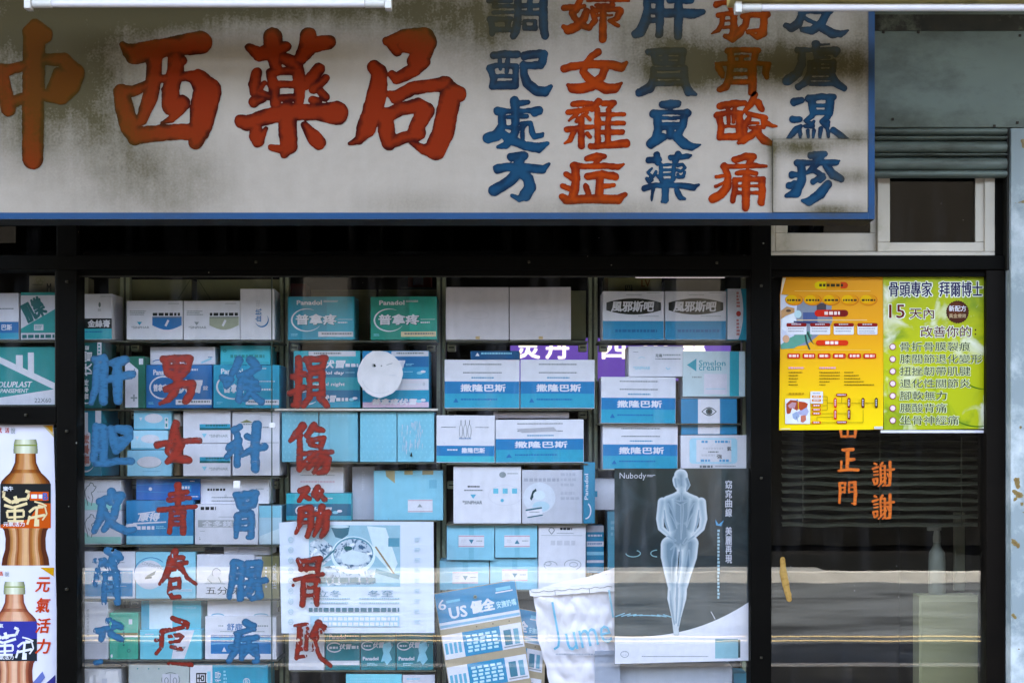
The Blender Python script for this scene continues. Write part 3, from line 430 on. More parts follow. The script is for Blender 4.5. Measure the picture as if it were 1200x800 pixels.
SCH = [
 ((0,10), 4, MS_BIG, '145,110,38 165,80,28 205,125,40;160,120,50 158,300,50 155,440,49 153,705,47;0,300,34 60,283,22 160,258,20 215,240,24 300,240,30;300,245,32 352,305,44 330,360,46 285,412,38;270,300,20 250,380,30;285,412,38 240,412,28 160,400,20 60,440,26;-70,300,30 0,295,35 20,380,32 40,472,33;300,330,40 280,380,40'),
 ((120,20), 4.707, MS_BIG, '110,152,16 150,190,40 180,205,55 350,168,50 540,142,62;285,230,42 285,330,40 262,450,40 215,570,28 192,595,12;405,220,42 402,300,45 375,400,45 380,490,50 440,475,42;430,500,35 380,565,18 330,585,7;440,240,25;105,415,42 120,500,50 148,600,50 180,668,38;105,415,38 170,410,28 260,370,25 320,340,22;340,342,22 460,327,22 530,332,42;530,340,50 580,410,74 558,500,72 545,600,60 515,690,38;180,655,45 300,642,42 430,632,40 540,640,45'),
 ((265,20), 4.573, MS_BIG, '125,165,22 180,200,38 260,180,40 322,158,26;250,110,50 255,180,45 265,260,30 288,282,16;300,220,30 350,240,34 378,270,32;440,100,42 435,170,45 400,220,35 368,238,14;470,150,40 550,135,36;165,300,26 150,360,30 150,405,22;205,352,11 165,405,15;165,405,18 230,425,20;150,455,28 200,440,15;240,310,24 255,380,28 265,462,27;385,290,32 395,370,28 390,450,26;235,300,22 300,290,18 380,285,24;270,363,17 370,362,18;270,436,17 380,430,18;300,483,16 380,480,18;495,280,32 450,340,32 428,372,18;470,385,26 532,330,20;505,400,20 530,430,22;462,445,20 495,450,18;80,560,34 110,570,38 200,540,40 330,510,42 480,510,40 590,515,62;330,500,45 330,600,47 335,690,44 312,732,22;325,715,25 240,698,14;160,590,30 165,640,38 170,665,32 212,600,10;420,580,18 465,640,36 495,672,37'),
 ((400,20), 4.444, MS_BIG, '238,128,22 330,110,45 430,110,54 448,130,48 425,190,45 380,230,38;255,130,28 290,178,26;430,235,32 370,280,35 290,322,28 262,300,20;330,140,45 400,150,45;170,260,34 200,290,38 185,400,50 160,500,50 130,580,48 92,640,22 42,660,7;250,402,15 285,418,33 370,372,33 480,356,32 545,350,38;530,330,20 610,402,40;570,400,53 550,500,55 530,600,55 490,690,53;480,690,50 430,690,25 365,655,10;225,510,36 235,590,43 250,655,36;240,512,34 310,480,32 400,460,36 442,490,43;430,500,42 400,560,40 388,600,42 402,605,36;260,652,30 330,628,28 390,620,30'),
 ((560,0), 6.4, MS_BLU, '80,8,18 250,8,15;118,50,15 258,48,12;115,96,14 262,93,13;88,148,22 245,143,17;90,150,20 112,220,22 108,255,22;112,225,20 240,222,20;230,145,20 222,220,20;70,-45,18 250,-45,18;300,-60,26 300,160,28 282,240,33 266,272,24;300,-60,22 490,-60,24;490,-60,28 492,100,32 490,200,34 505,270,27;390,-40,22 390,90,20;330,45,17 455,45,17;330,100,18 460,100,18;345,157,10 430,157,10;347,165,14 352,212,18;430,162,14 430,212,20;352,213,18 430,213,18'),
 ((560,0), 6.4, MS_BLU, '118,417,27 210,408,29 295,410,27;165,450,16 170,520,14;225,450,18 215,540,16;88,512,25 140,492,18 290,497,20;95,520,27 120,590,26 107,648,23;287,500,23 280,648,25;110,648,22 280,645,25;130,572,15 270,572,15;150,640,30 260,635,30;350,422,31 420,407,30 495,405,31;495,405,30 482,470,30;470,490,28 340,493,27;342,490,29 345,560,30 372,630,34 440,682,38 500,690,36 548,648,16'),
 ((560,110), 5.93, MS_BLU, '255,50,32 262,130,29 262,200,27 250,265,20;285,65,20 345,60,18;140,122,31 210,122,17 340,117,15 425,117,29;390,137,22 430,120,24;205,162,13 340,157,14;165,140,25 170,220,28 130,290,38 68,308,34;195,232,15 280,240,16;278,240,16 240,300,33 195,358,24 138,370,12;160,270,25 230,320,33 330,362,30 420,376,34 482,345,14;310,212,14 310,315,13;305,208,14 365,200,14 375,265,18 392,298,18 442,290,17 452,278,8;375,235,9 365,260,9;310,230,20 330,215,15'),
 ((560,110), 5.93, MS_BLU, '230,440,28 290,430,24 322,430,28;300,440,28 285,475,34;140,522,34 200,510,27 350,515,29 450,525,30 492,490,11;290,520,34 240,590,37 170,640,37 112,672,39;300,540,34 350,590,37 365,650,37 330,702,43 288,732,20 236,705,12'),
 ((650,0), 6.66, MS_RED, '225,-60,22 205,-10,22 165,80,30;75,62,23 160,60,22 230,50,16;138,105,28 160,150,22 230,205,26 265,222,18;250,90,26 228,150,30 170,210,36 108,237,36 72,212,18;290,60,14 330,90,16;345,-60,16 470,-66,16;255,8,8 580,8,8;455,-66,16 445,40,17;320,42,12 460,40,13;300,78,18 505,76,18;292,92,18 315,160,22 272,215,22;378,60,25 378,200,29 375,308,31;512,92,29 480,150,22 440,160,16;430,165,16 495,200,15;320,125,9 350,122,9;405,122,9 450,120,10'),
 ((650,0), 6.66, MS_RED, '338,408,28 290,440,27 240,510,29 220,560,27 260,610,33 330,660,38 400,692,40 470,690,33 522,650,9;75,540,29 140,518,31 300,502,31 450,507,33 520,530,33 562,490,14;395,530,28 370,600,29 290,670,38 210,692,40 140,690,36 104,665,14'),
 ((650,110), 5.93, MS_RED, '130,72,19 190,67,20 255,65,15;90,130,17 180,118,17 275,92,18;155,140,13 98,188,7;140,135,12 165,180,9;225,130,11 150,192,13;205,140,8 245,180,10;85,250,20 180,236,19 262,230,15;185,175,20 185,280,23 185,362,23;130,270,20 110,320,17 68,346,5;225,275,14 245,302,13;305,52,25 262,112,16;340,68,19 412,65,19;400,75,17 370,110,13;295,110,20 300,230,23 300,345,20;375,115,18 370,230,20 370,335,20;310,145,14 482,142,14;310,206,14 480,204,15;310,268,17 470,265,17;252,366,20 380,355,23 495,345,29'),
 ((650,110), 5.93, MS_RED, '225,450,21 290,435,24 345,435,17;310,455,18 285,478,12;130,500,22 200,505,18 330,500,20 440,508,20 478,490,7;140,500,27 150,590,27 140,670,29 118,730,27;80,560,21 125,590,17;55,640,19 112,665,17;228,575,24 330,560,25 420,575,27;315,590,27 310,695,26;340,640,17 412,635,14;215,640,19 236,692,17;55,715,23 82,738,29 250,730,28 440,735,31 488,700,16'),
 ((735,0), 6.4, MS_BLU, '150,-60,28 150,80,29 135,170,36 100,240,37 60,258,30;150,-60,24 245,-60,26;245,-60,30 245,150,31 240,262,27;150,88,20 240,88,20;150,155,20 240,155,20;150,10,18 240,10,18;385,-40,30 385,150,32 380,272,30;318,0,25 480,5,24;290,100,33 380,97,30 500,105,36 565,92,22'),
 ((735,0), 6.4, MS_BLU, '160,393,25 290,385,27 420,385,27;200,400,26 215,470,26;415,400,26 405,470,26;215,477,18 405,477,18;210,438,10 410,436,10;287,400,20 287,475,20;190,517,14 440,515,14;195,522,23 200,590,27 170,660,36 93,697,30;427,520,28 430,620,31 462,690,33 515,710,10;200,572,20 425,570,20;210,628,19 420,624,19'),
 ((735,110), 5.93, MS_BLU, '245,75,24 300,75,32 352,70,24;300,105,14;185,140,29 250,128,14 350,128,14 415,135,29;210,150,27 215,250,29 202,310,33 165,348,31;400,150,25 385,220,27 360,270,25;240,170,11 380,168,11;245,215,16 370,213,16;250,240,14 380,235,12;300,245,28 300,290,28;250,300,26 165,350,30;330,290,28 398,350,36 450,370,24 508,355,5;220,290,24 260,300,20'),
 ((735,110), 5.93, MS_BLU, '150,460,21 222,458,20;205,425,22 212,480,18;300,445,17 420,435,17 442,428,7;355,420,23 332,470,20;235,490,13 235,600,15;325,490,13 318,600,15;235,495,8 320,490,8;235,530,9 320,527,9;235,562,9 320,558,9;235,605,12 320,602,12;172,518,8 145,548,9 165,568,8;200,540,10 180,580,9;135,590,10 150,612,9 175,600,9 160,580,7;215,575,12 240,590,12;350,500,9 385,488,9 402,515,9 375,540,9 345,530,9;400,545,9 388,575,12 355,580,10 350,560,8;120,657,21 200,636,19 350,635,19 460,650,21 498,632,7;265,620,25 265,738,24 238,752,7;180,660,14 170,745,5;345,670,19 370,720,21 402,730,9'),
 ((825,0), 6.667, MS_RED, '95,38,25 150,20,19 210,20,18;195,-20,22 202,50,20 210,80,15;265,20,20 290,10,15;262,40,18 270,70,12;112,122,21 180,110,17 250,110,19;145,130,21 140,190,20 112,240,16 55,266,4;230,120,25 235,220,29 220,300,32 165,285,18;150,165,9 225,163,9;150,215,12 225,213,12;300,130,19 380,115,23 492,115,28;472,130,27 468,190,27 460,260,35 420,290,22 372,270,12;335,130,24 322,200,27 272,262,32 222,312,22;345,250,18 430,240,14'),
 ((825,0), 6.667, MS_RED, '182,400,23 300,390,21 420,395,23;205,405,27 215,480,25;402,410,27 390,480,23;292,445,20 290,480,16;250,440,9 345,440,9;100,502,16 300,493,16 510,500,16;112,522,27 135,570,27 142,600,16;492,512,29 480,570,27 490,607,18;205,520,25 200,610,27 170,680,30 122,700,22;375,515,33 378,640,34 375,720,31;220,580,14 360,577,14;220,642,20 360,640,20;215,520,12 365,518,12'),
 ((825,110), 5.52, MS_RED, '102,80,21 180,65,23 262,60,17;155,100,13 160,185,11;197,100,13 190,185,11;85,140,21 160,120,14 240,127,18;100,150,21 110,220,21 102,280,21;112,280,18 215,275,24;230,140,22 230,270,24;140,212,9 210,210,9;330,5,20 300,70,20 268,105,15;350,58,24 372,100,18;280,127,13 395,155,18;400,190,16 440,205,13 470,210,4;290,162,16 258,215,20;285,190,10 350,190,10;300,218,10 365,215,12;350,240,22 250,302,24 222,318,12;330,240,20 390,300,26 435,320,15;262,230,20 265,255,14;380,165,14 385,215,14'),
 ((825,110), 5.52, MS_RED, '200,427,21 270,405,23 322,405,21;305,425,20 288,448,16;125,470,18 200,470,14 330,465,16 404,468,8;130,465,21 155,530,21 150,600,25 110,650,28 55,680,26;80,537,11 135,530,10;78,600,11 132,573,8;215,512,15 280,505,17 335,515,16;275,535,14 310,545,10;200,560,19 200,620,17 185,692,17;200,557,13 385,550,16;376,560,22 376,640,22 370,702,22;272,545,25 272,640,27 270,738,23;215,597,8 375,595,8;215,640,11 375,640,11'),
 ((910,0), 6.958, MS_BLU, '205,-20,26 205,130,31 180,190,34 120,230,36 78,208,22;320,-60,28 320,90,24;205,-20,24 460,-20,24;440,-15,24 400,20,18;205,90,22 440,90,24;412,105,28 370,190,36 290,250,34 212,245,22;228,150,14 300,185,17 380,232,36 450,275,36 520,280,26 585,250,7'),
 ((910,0), 6.958, MS_BLU, '320,363,35 320,440,25;345,368,12 430,363,5;170,412,25 300,408,16 490,412,29;490,420,29 480,448,18;205,420,29 205,520,34 170,600,38 90,657,41;325,440,12 450,437,9;320,470,16 430,470,12;262,505,14 470,505,15;275,510,21 275,575,21;462,510,26 457,575,25;290,540,7 450,540,7;262,582,14 470,580,15;340,510,18 340,580,18;265,605,12 465,605,12;268,605,24 240,672,30 178,712,27;452,610,27 490,682,30 550,720,25;270,645,13 470,643,13;275,686,17 475,684,17'),
 ((910,105), 5.71, MS_BLU, '118,85,27 168,72,19;108,200,23 150,200,21;80,330,14 125,272,21 162,245,14;215,62,25 300,48,20 380,52,21;235,70,27 245,158,24;360,60,29 350,158,27;235,107,12 365,106,12;245,155,17 355,155,17;238,178,18 198,210,14;200,215,13 235,238,22 250,215,10;230,245,14 190,245,13;155,255,13 158,325,7;160,300,11;210,275,11 212,322,7;250,275,11 246,322,7;340,185,20 302,215,14;305,218,14 335,238,23 350,215,10;295,262,15 290,330,7;340,262,12 348,315,10;378,272,19 430,310,21 474,332,13'),
 ((910,105), 5.71, MS_BLU, '230,442,24 300,432,21 322,430,19;300,445,22 268,475,26;140,492,24 230,490,18 400,488,20;405,488,16 420,478,6;165,500,27 170,600,28 130,690,33 66,712,14;105,570,25 142,570,16;85,645,23 122,618,12;270,490,24 230,540,20 200,560,11;330,510,21 380,570,30 430,597,23;258,548,16 310,575,16;310,575,18 245,617,19;320,590,14 290,612,14;345,632,26 290,700,33 220,750,26 172,745,10'),
]
for i, (og, z, m, st) in enumerate(SCH):
    dy = -.0075 if i == len(SCH)-1 else -.0015
    clip = (-1e9, 163) if i == len(SCH)-2 else None
    brush('painted_character', sign, st, og, z, YS+dy, m, SG, step=.9 if i > 3 else 1.1, rough=.5, seed=100+i*3, grime=grime, clip=clip, grow=.35 if i > 3 else .7)

# ------------------------------------------------------------------ metal sheet, shutter, small window, pillar on the right
b = MB(); mz = mat('grey_green_sheet', '#5c675f', .5, metal=.0, mott=.1, scale=5, dirt='#2c2d20', dirtscale=2.4, dirtlo=.46, dirthi=.74, stretch=(1, 1, 1.6), bump=.12, bscale=9)
bar(b, 990, -70, 1330, 149.5, -.06, -.04, mz, .002); ms = b.build('metal_sheet'); tag(ms, 'grey-green metal fascia sheet with screws and soot stains, right of the sign', 'metal sheet')
b = MB()
for x, y in ((1046, 140), (1165, 148), (1076, 38), (1195, 42), (1192, 144), (1035, 38)): b.box(PX(x, -.06)-.004, PX(x, -.06)+.004, -.064, -.0602, PZ(y, -.06)-.004, PZ(y, -.06)+.004, mat('screw', '#2c2620', .5, metal=.6), .0018)
b.build('screw', ms)
b = MB(); bar(b, 1024.5, 17, 1330, 36, -.064, -.0605, mat('soot_strip', '#24221a', .8, mott=.4, scale=14, dirt='#5c5f52', dirtscale=10), .001); b.build('top_flashing', ms)
sh = MB(); msl = mat('shutter_slat', '#66726d', .45, mott=.08, scale=4, dirt='#33342a', dirtscale=5, dirtlo=.48, dirthi=.75, stretch=(1, 1, 5))
def slat(y0, y1):
    n = 7; pts = []
    for i in range(n+1):
        t = i/n; pts.append((-.05 - .012*math.sin(math.pi*t)**.7, PZ(y0 + (y1-y0)*t, -.05)))
    vs = [(x, a, z) for x in (PX(985, -.05), PX(1179, -.05)) for a, z in pts] + [(x, -.035, z) for x in (PX(985, -.05), PX(1179, -.05)) for a, z in (pts[0], pts[-1])]
    m_ = n+1; sh.add(vs, [(i, i+1, m_+i+1, m_+i) for i in range(n)] + [(0, m_, 2*m_+2, 2*m_), (n, 2*m_+1, 2*m_+3, m_+n)], msl)
for y0, y1 in ((150, 158), (159.5, 164.5), (166, 179), (180, 183.5), (185, 199), (200, 208)): slat(y0, y1)
shu = sh.build('roller_shutter', smooth=True); tag(shu, 'half-raised pale grey roller shutter over the small sliding window', 'shutter')
b = MB(); bar(b, 1180, 150, 1186, 316, -.055, .02, mat('shutter_guide', '#171510', .6), .001); b.build('guide_rail', shu)
sw = empty('sliding_window', (PX(1034, 0), -.02, PZ(302, 0)), 'small cream aluminium sliding window with dark panes, under the shutter', 'window')
def wpart(name, bars, m, bev=.002):
    b = MB()
    for x0, y0, x1, y1, a, c in bars: bar(b, x0, y0, x1, y1, a, c, m, bev)
    o = b.build(name, sw); o.location = -sw.location; return o
mcr = mat('cream_aluminium', '#bfb4a6', .4, mott=.05, scale=10, dirt='#8f8668', dirtscale=7, dirtlo=.55, dirthi=.8)
wpart('frame', [(903, 295, 1166, 302, -.03, .02), (903, 205, 908, 294.7, -.03, .02), (1154, 205, 1166, 294.7, -.03, .02), (903, 196, 1166, 204.7, -.02, .02)], mcr)
wpart('sash', [(908.5, 273, 1028, 294.5, -.004, .016), (908.5, 206, 923, 272.7, -.004, .016), (1020, 206, 1028, 272.7, -.004, .016)], mcr)
wpart('sash', [(1028.5, 284, 1153.5, 294.6, -.022, -.006), (1028.5, 205.5, 1043, 283.7, -.022, -.006), (1143, 205.5, 1153.5, 283.7, -.022, -.006)], mcr)
wpart('pane', [(923.2, 206, 1019.8, 272.8, .002, .006)], M_SMOKE, 0); wpart('pane', [(1043.2, 205.6, 1142.8, 283.8, -.016, -.012)], M_SMOKE, 0)
wpart('screen_edge', [(1139, 206, 1142.5, 283, -.004, .0)], mat('screen_edge', '#40402f', .6), 0)
b = MB(); bar(b, 900, 190, 1184, 316, .06, .07, M_IN, 0); bar(b, 880.5, 258, 902.6, 299, -.03, .05, M_BLACK, .002); bar(b, 1166.5, 205, 1179.7, 299, -.02, .05, M_BLACK, .002); bar(b, 903, 302.3, 1166, 316, -.025, .05, M_BLACK, .001)
b.build('reveal', sw).location = -sw.location
b = MB(); mp_ = mat('pillar_paint', '#88959a', .6, mott=.06, scale=6, dirt='#c9d0d4', dirtscale=4, bump=.15, bscale=25); bar(b, 1184.6, 150, 1400, 1100, -.07, .05, mp_, .004)
pil = b.build('painted_pillar'); tag(pil, 'pale blue-grey pillar with peeling paint and rust patches at the right edge', 'pillar')
mru = glass_paint('rust', '#6b4a26', '#8f7a4a', 1.0)
for st, sd in (('1191,562,3 1193,570,2;1187,575,2 1195,580,3;1190,585,2;1198,590,2', 3), ('1186,632,2 1193,640,3;1199,600,2', 5), ('1196,500,2;1187,720,1.5 1190,724,1;1194,760,1', 7), ('1190,238,1 1200,236,1.5;1197,165,2 1200,170,3', 9)):
    brush('rust_patch', pil, st, (0, 0), 1, -.0712, mru, (0, 0, 0), step=.4, rough=1.3, seed=sd)

# ------------------------------------------------------------------ fluorescent tubes above the sign
def tube(label, x0, x1, y, Y, r, base):
    z = PZ(y, Y); o = empty('fluorescent_lamp', (PX((x0+x1)/2, Y), Y, z), label, 'lamp', 'fluorescent tubes above the sign'); h = (x1-x0)/2*K(Y)
    mt = mat('tube_glass', '#e6e1ea', .2, mott=.02, coat=.4); mcp = mat('tube_cap', '#d9d6d4', .35); b = MB(); c = .05
    b.lathe([(r, -h+c), (r, h-c)], (0, 0, 0), 'x', mt, 24); b.build('tube', o, smooth=True)
    for sgn in (-1, 1):
        b = MB(); b.lathe([(r*.6, sgn*(h-c+.0005)), (r*1.12, sgn*(h-c+.001)), (r*1.12, sgn*(h-.004)), (r*.9, sgn*h)], (0, 0, 0), 'x', mcp, 24); b.build('end_cap', o, smooth=True)
        b = MB(); b.box(sgn*h-.008 + sgn*.009, sgn*h+.008 + sgn*.009, -.014, .014, -r*1.6, base, mcp, .002); b.build('lamp_holder', o)
    b = MB(); b.box(-h-.03, h+.03, -.03, .05, base+.001, base+.06, mat('lamp_batten', '#c9b980', .5, mott=.1, scale=12, dirt='#7a6c3c', dirtscale=12), .004); b.build('batten', o)
    b = MB()
    for sx in (-h*.7, h*.7): b.lathe([(.006, base+.06), (.006, 3.2-z)], (sx, .01, 0), 'z', mcp, 10)
    b.build('hanging_rod', o)
tube('unlit white fluorescent tube above the big red characters, over the left half of the sign', 38, 451, 4.5, -.62, .0095, .034)
tube('unlit white fluorescent tube under a yellowed batten, over the right end of the sign', 869, 1285, 9, -.62, .0095, .0125)
# ================================================================== shelving inside the window
W, W2, GY, CY, BL, TE, DT, LB, K_, OL, MG = '#e2dae4', '#cfc7d2', '#94979c', '#1fa3d6', '#0f76c2', '#1592a4', '#0b6272', '#a9d3ec', '#191c1e', '#8c8b66', '#6d7276'
shelf = empty('shelving', (PX(600, .3), .3, 0), 'grey-green slotted metal shelving with thin boards, standing inside the shop window', 'shelving')
mup = mat('upright_metal', '#a3a98e', .45, metal=.2, mott=.1, scale=8, dirt='#6c7058', dirtscale=8); mbd = mat('shelf_board', '#4a4838', .5, mott=.15, scale=8)
def sh_part(name, mb, smooth=False):
    o = mb.build(name, shelf, smooth); o.location = -shelf.location; return o
YU = .235
for x in (146, 333, 517, 695, 875):
    b = MB(); b.box(PX(x-5.5, YU), PX(x-1.2, YU), YU, YU+.03, 0, PZ(322, YU), mup, .002); b.box(PX(x+1.2, YU), PX(x+5.5, YU), YU, YU+.03, 0, PZ(322, YU), mup, .002)
    b.box(PX(x-1.2, YU), PX(x+1.2, YU), YU+.006, YU+.028, 0, PZ(322.5, YU), mat('upright_slot', '#4e5240', .6), 0); sh_part('upright', b)
BAYS = {'l': (-80, 64), 1: (92, 327), 2: (339, 511), 3: (523, 689), 4: (701, 869)}
SHELVES = {'l': [399, 475.5, 560, 700], 1: [399, 479, 558.5, 638.5, 701.5, 773], 2: [399, 478.5, 541.5, 609.5, 785], 3: [399, 479, 542.5, 613.5, 691], 4: [399, 495.5, 549.5, 700, 779]}
for k_, (x0, x1) in BAYS.items():
    for y in SHELVES[k_]:
        b = MB(); Yf = .085; yb = y + .3; zt = PZ(yb, Yf)
        b.box(PX(x0, Yf), PX(x1, Yf), Yf, YU-.002, zt-.004, zt, mbd, .001)
        sh_part('shelf_board', b)
for x in (146, 333, 517, 695):
    for y in (405, 484, 566, 705, 778):
        for sg in (-1, 1):
            b = MB(); xc = PX(x + sg*12, YU-.02); z = PZ(y+2, YU-.02)
            b.box(xc-.013, xc+.013, YU-.02, YU+.02, z-.012, z+.012, mup, .004); b.box(xc-.008, xc+.008, YU-.024, YU-.0195, z-.002, z+.002, mat('clip_slot', '#2c2e24', .6), 0)
            sh_part('bracket', b)

# ------------------------------------------------------------------ cartons
LABELS = set()
def carton(label, x0, y0, x1, y1, col=W, Y=.1, dep=.13, name='medicine_box', cat='medicine box', group='medicine boxes on the window shelves', rz=None, ry=None, side=None, bev=.0012):
    assert label not in LABELS, label
    LABELS.add(label); k = K(Y); cx = (x0+x1)/2; wd, ht = (x1-x0-.7)*k, (y1-y0-.4)*k
    o_ = MB(); o_.box(-wd/2, wd/2, 0, dep, 0, ht, board(col), bev)
    o = o_.build(name, loc=(PX(cx, Y), Y, PZ(y1, Y))); tag(o, label, cat, group)
    o.rotation_euler = (0, R(random.uniform(-.35, .35) if ry is None else ry), R(random.uniform(-1.8, 1.8) if rz is None else rz+random.uniform(-.6, .6)))
    p = Print(o, cx, y1, Y); p.box = (x0, y0, x1, y1)
    return p
def swoosh(p, cx, cy, rx, ry, col=W): return p.ring(cx, cy, rx, ry, 2.2, col, 75, 330, taper=True)
# ---- left window
p = carton('white box with a blue lower band, cut off at the far left edge', -8, 343, 22.5, 398, W, .11); p.r(-7.5, 377, 22, 390, BL).r(-7.5, 390, 22, 397.3, CY).m(-6, 361, 16, 363.5, MG).t('巴斯', 2, 380, 14, 387, W, .04)
p = carton('white and teal box with slanting teal lettering and a diagonal split, in the left pane', 24, 342, 65.5, 398, W2, .11); p.r(24.5, 342.5, 65, 346, TE).poly([(24.5, 390), (24.5, 385), (65, 362), (65, 390)], TE).r(24.5, 391, 65, 397.3, W2).m(26, 392, 64, 396.5, DT, 1, .1).t('肌樂', 27, 351, 52, 374, DT, .05, 0, 28).r(40, 380, 51, 387, W2).m(41, 381, 50, 386, TE, 3)
p = carton('dull beige box with three faint rings, standing behind the white and teal box', 34, 322.5, 66, 345, '#a29c84', .26, .06); p.ring(45, 328, 3, 3, .6, OL).ring(50, 328, 3, 3, .6, OL).ring(47.5, 331, 3, 3, .6, OL).t('M', 55, 332, 60, 342, '#4a4638').m(38, 333, 50, 334.5, '#4a4638')
p = carton('large teal bandage box with white roof and chimney shapes, middle of the left pane', -30, 406, 65.3, 475, DT, .11, .16); p.r(-29.5, 406.6, 64.8, 474.4, TE)
p.poly([(-29.5, 402+5), (-22, 407), (64.5, 449), (64.5, 457), (-29.5, 411)], W).r(19, 416, 27, 434, W).r(33, 413, 40, 440, W).poly([(-29.5, 474), (-29.5, 470), (64.5, 456), (64.5, 474)], W).t('OLUPLAST', -2, 447, 37, 453.5, W, .04, .25).t('PANSEMENT', 1, 455.5, 33, 460, W, .03, .2).t('22X60', 40.5, 466.5, 60, 471.5, MG, .0)
p = carton('pale grey box low behind the bottle posters in the left pane', -30, 500, 60, 560, GY, .12); p.m(-10, 520, 40, 540, MG, 3)
# ---- bay 1, row 1
p = carton('white box with a black middle strip and pale blue base, beside the window post', 90, 344, 132, 398, W, .1, .1, rz=-4); p.r(90.5, 373, 131.5, 385, K_).r(90.5, 385, 131.5, 397.3, '#4fb8dc').t('金絲膏', 103, 375, 129, 383.3, W, .05).t('元', 92, 376, 98, 382, W, .01).m(118, 347, 132, 348.2, GY).m(96, 388, 120, 390.5, BL).e(98, 358, 1, 2.5, GY).e(117, 357, 1.4, 3, MG).m(96, 362, 99, 365, MG, 2).m(115, 362, 120, 365, MG, 2)
p = carton('dull beige box half hidden behind the black-striped white box', 88, 325, 104, 347, '#a29c84', .26, .06); p.t('N', 92, 332, 96, 342, '#4a4638')
carton('small olive carton end with a folded flap beside the first upright', 127, 326, 142, 352, '#8d8c66', .36, .1)
for lb, a, c in (('wide olive shipping carton behind the box with a blue capsule panel', 150, 225), ('wide olive shipping carton behind the box with a grey capsule panel', 230.5, 329)):
    p = carton(lb, a, 327, c, 398, '#9a9b76', .36, .2, 'shipping_carton', 'carton', 'olive cartons at the back of the top shelf'); q = a+2 if a > 200 else c-2; p.l([(q, 328), (q + (14 if a > 200 else -14), 350)], .8, '#6f7050')
for lb, a, cc in (('white box with a bright blue capsule panel, next to the one with a grey panel', 148, BL), ('white box with a grey capsule panel instead of a blue one, on the top shelf', 215, '#a3a795')):
    p = carton(lb, a, 352, a+66.5, 398, W, .1, rz=0)
    pts = [(a+30.5, 371), (a+65, 371), (a+65, 381)] + [(a+65-34.5*t, 381+5.5*math.sin(math.pi*t)) for t in (.15, .3, .45, .6, .75, .9)] + [(a+30.5, 381)]
    p.poly(pts, cc).m(a+31, 366.5, a+64, 370.5, K_, 1, .1).m(a+31, 371.3, a+64, 373.5, MG).l([(a+46, 382), (a+49.5, 375)], 2.6, W).m(a+4, 364, a+27, 370, GY, 3).poly([(a+12.5, 377), (a+18.5, 377), (a+15.5, 381)], CY if a < 200 else GY).t('*SINPHAR', a+6, 382, a+27, 385, MG).m(a+49, 355.5, a+62, 356.5, MG)
p = carton('plain white upright box with a blue crescent logo, right end of the first top-shelf group', 281.5, 338, 322, 398, W, .1, rz=2); p.ring(307, 375, 8, 8.5, 1.8, BL, 200, 400, taper=True).t('血抗', 299.5, 362, 306.5, 377, BL, .03, 0, 90).m(300, 352, 306, 360, W2, 4)
# ---- bay 1, row 2
p = carton('dark teal box standing on end with white sideways lettering, second shelf far left', 90, 400.5, 120, 478, DT, .09, .12, rz=-5); p.t('伏冒', 96, 412, 107.5, 440, W, .03, 0, 90).t('普拿疼', 97, 444, 103.5, 468, W, .03, 0, 90).ring(100.5, 459, 11, 14, 2, W, 100, 320, taper=True).r(114, 401, 119, 426, W).m(115, 403, 118, 424, TE, 5).t('錠', 99, 405, 104, 410, W, .02, 0, 90)
p = carton('small white box with green edges and a slanted top corner, beside the blue sideways box', 146, 417, 170.5, 478, '#2b6f60', .09, .08, rz=-3); p.poly([(146.6, 477.3), (146.6, 420), (162, 433), (162, 477.3)], W).r(163, 420, 168, 427, W).l([(157, 462), (157, 470)], 2, GY).l([(153, 466), (161, 466)], 2, GY).m(157, 432, 159, 444, MG, 4)
p = carton('white carton with a blue swirl peeking above the dark blue medicine box', 175.5, 406, 252.5, 427, W, .13, .12); p.ring(186, 425, 8, 4, 1, BL, 20, 160).l([(236, 425), (248, 420)], 2, LB).m(244, 418, 249, 420, BL)
p = carton('dark blue medicine box with a white oval and white strip, behind a red painted character', 170.5, 427, 249, 478, BL, .1, rz=0); p.t('Panadol', 180, 433, 200, 439, W, .05).t('普拿疼', 180, 450, 196, 458, W, .05); p.ring(192, 454, 17, 14, 1.8, W, 0, 360).t('伏冒', 208, 445, 236, 460, W, .06, .15).t('錠', 238, 452, 244, 457, W).r(206, 468, 248, 474, W).m(209, 469.5, 246, 473, MG, 1).m(174, 471, 182, 474, LB, 2).m(222, 432, 232, 436, W)
p = carton('light blue carton with faint lettering, lying behind the bright cyan medicine box', 258, 404.5, 317, 427, '#5cbfe2', .13, .12); p.ring(263.5, 411, 2, 2, 1, TE).m(270, 415.5, 310, 419.5, TE, 1, .1).l([(259, 424.5), (315, 424.5)], .6, TE)
p = carton('bright cyan medicine box with a white swoosh, right beside the dark blue medicine box', 249.5, 427, 327.5, 478, CY, .1, rz=0); p.t('Panadol', 259, 432, 284, 438, W, .05).t('普拿疼', 262, 450, 287, 460, W, .05); swoosh(p, 273, 453, 20, 15).m(300, 446, 322, 448, W).m(306, 455, 320, 459, W, 1).r(288, 468, 327, 474, W).m(291, 469.5, 325, 473, MG).m(254, 471, 261, 474, LB, 2).m(298, 431, 312, 433, W)
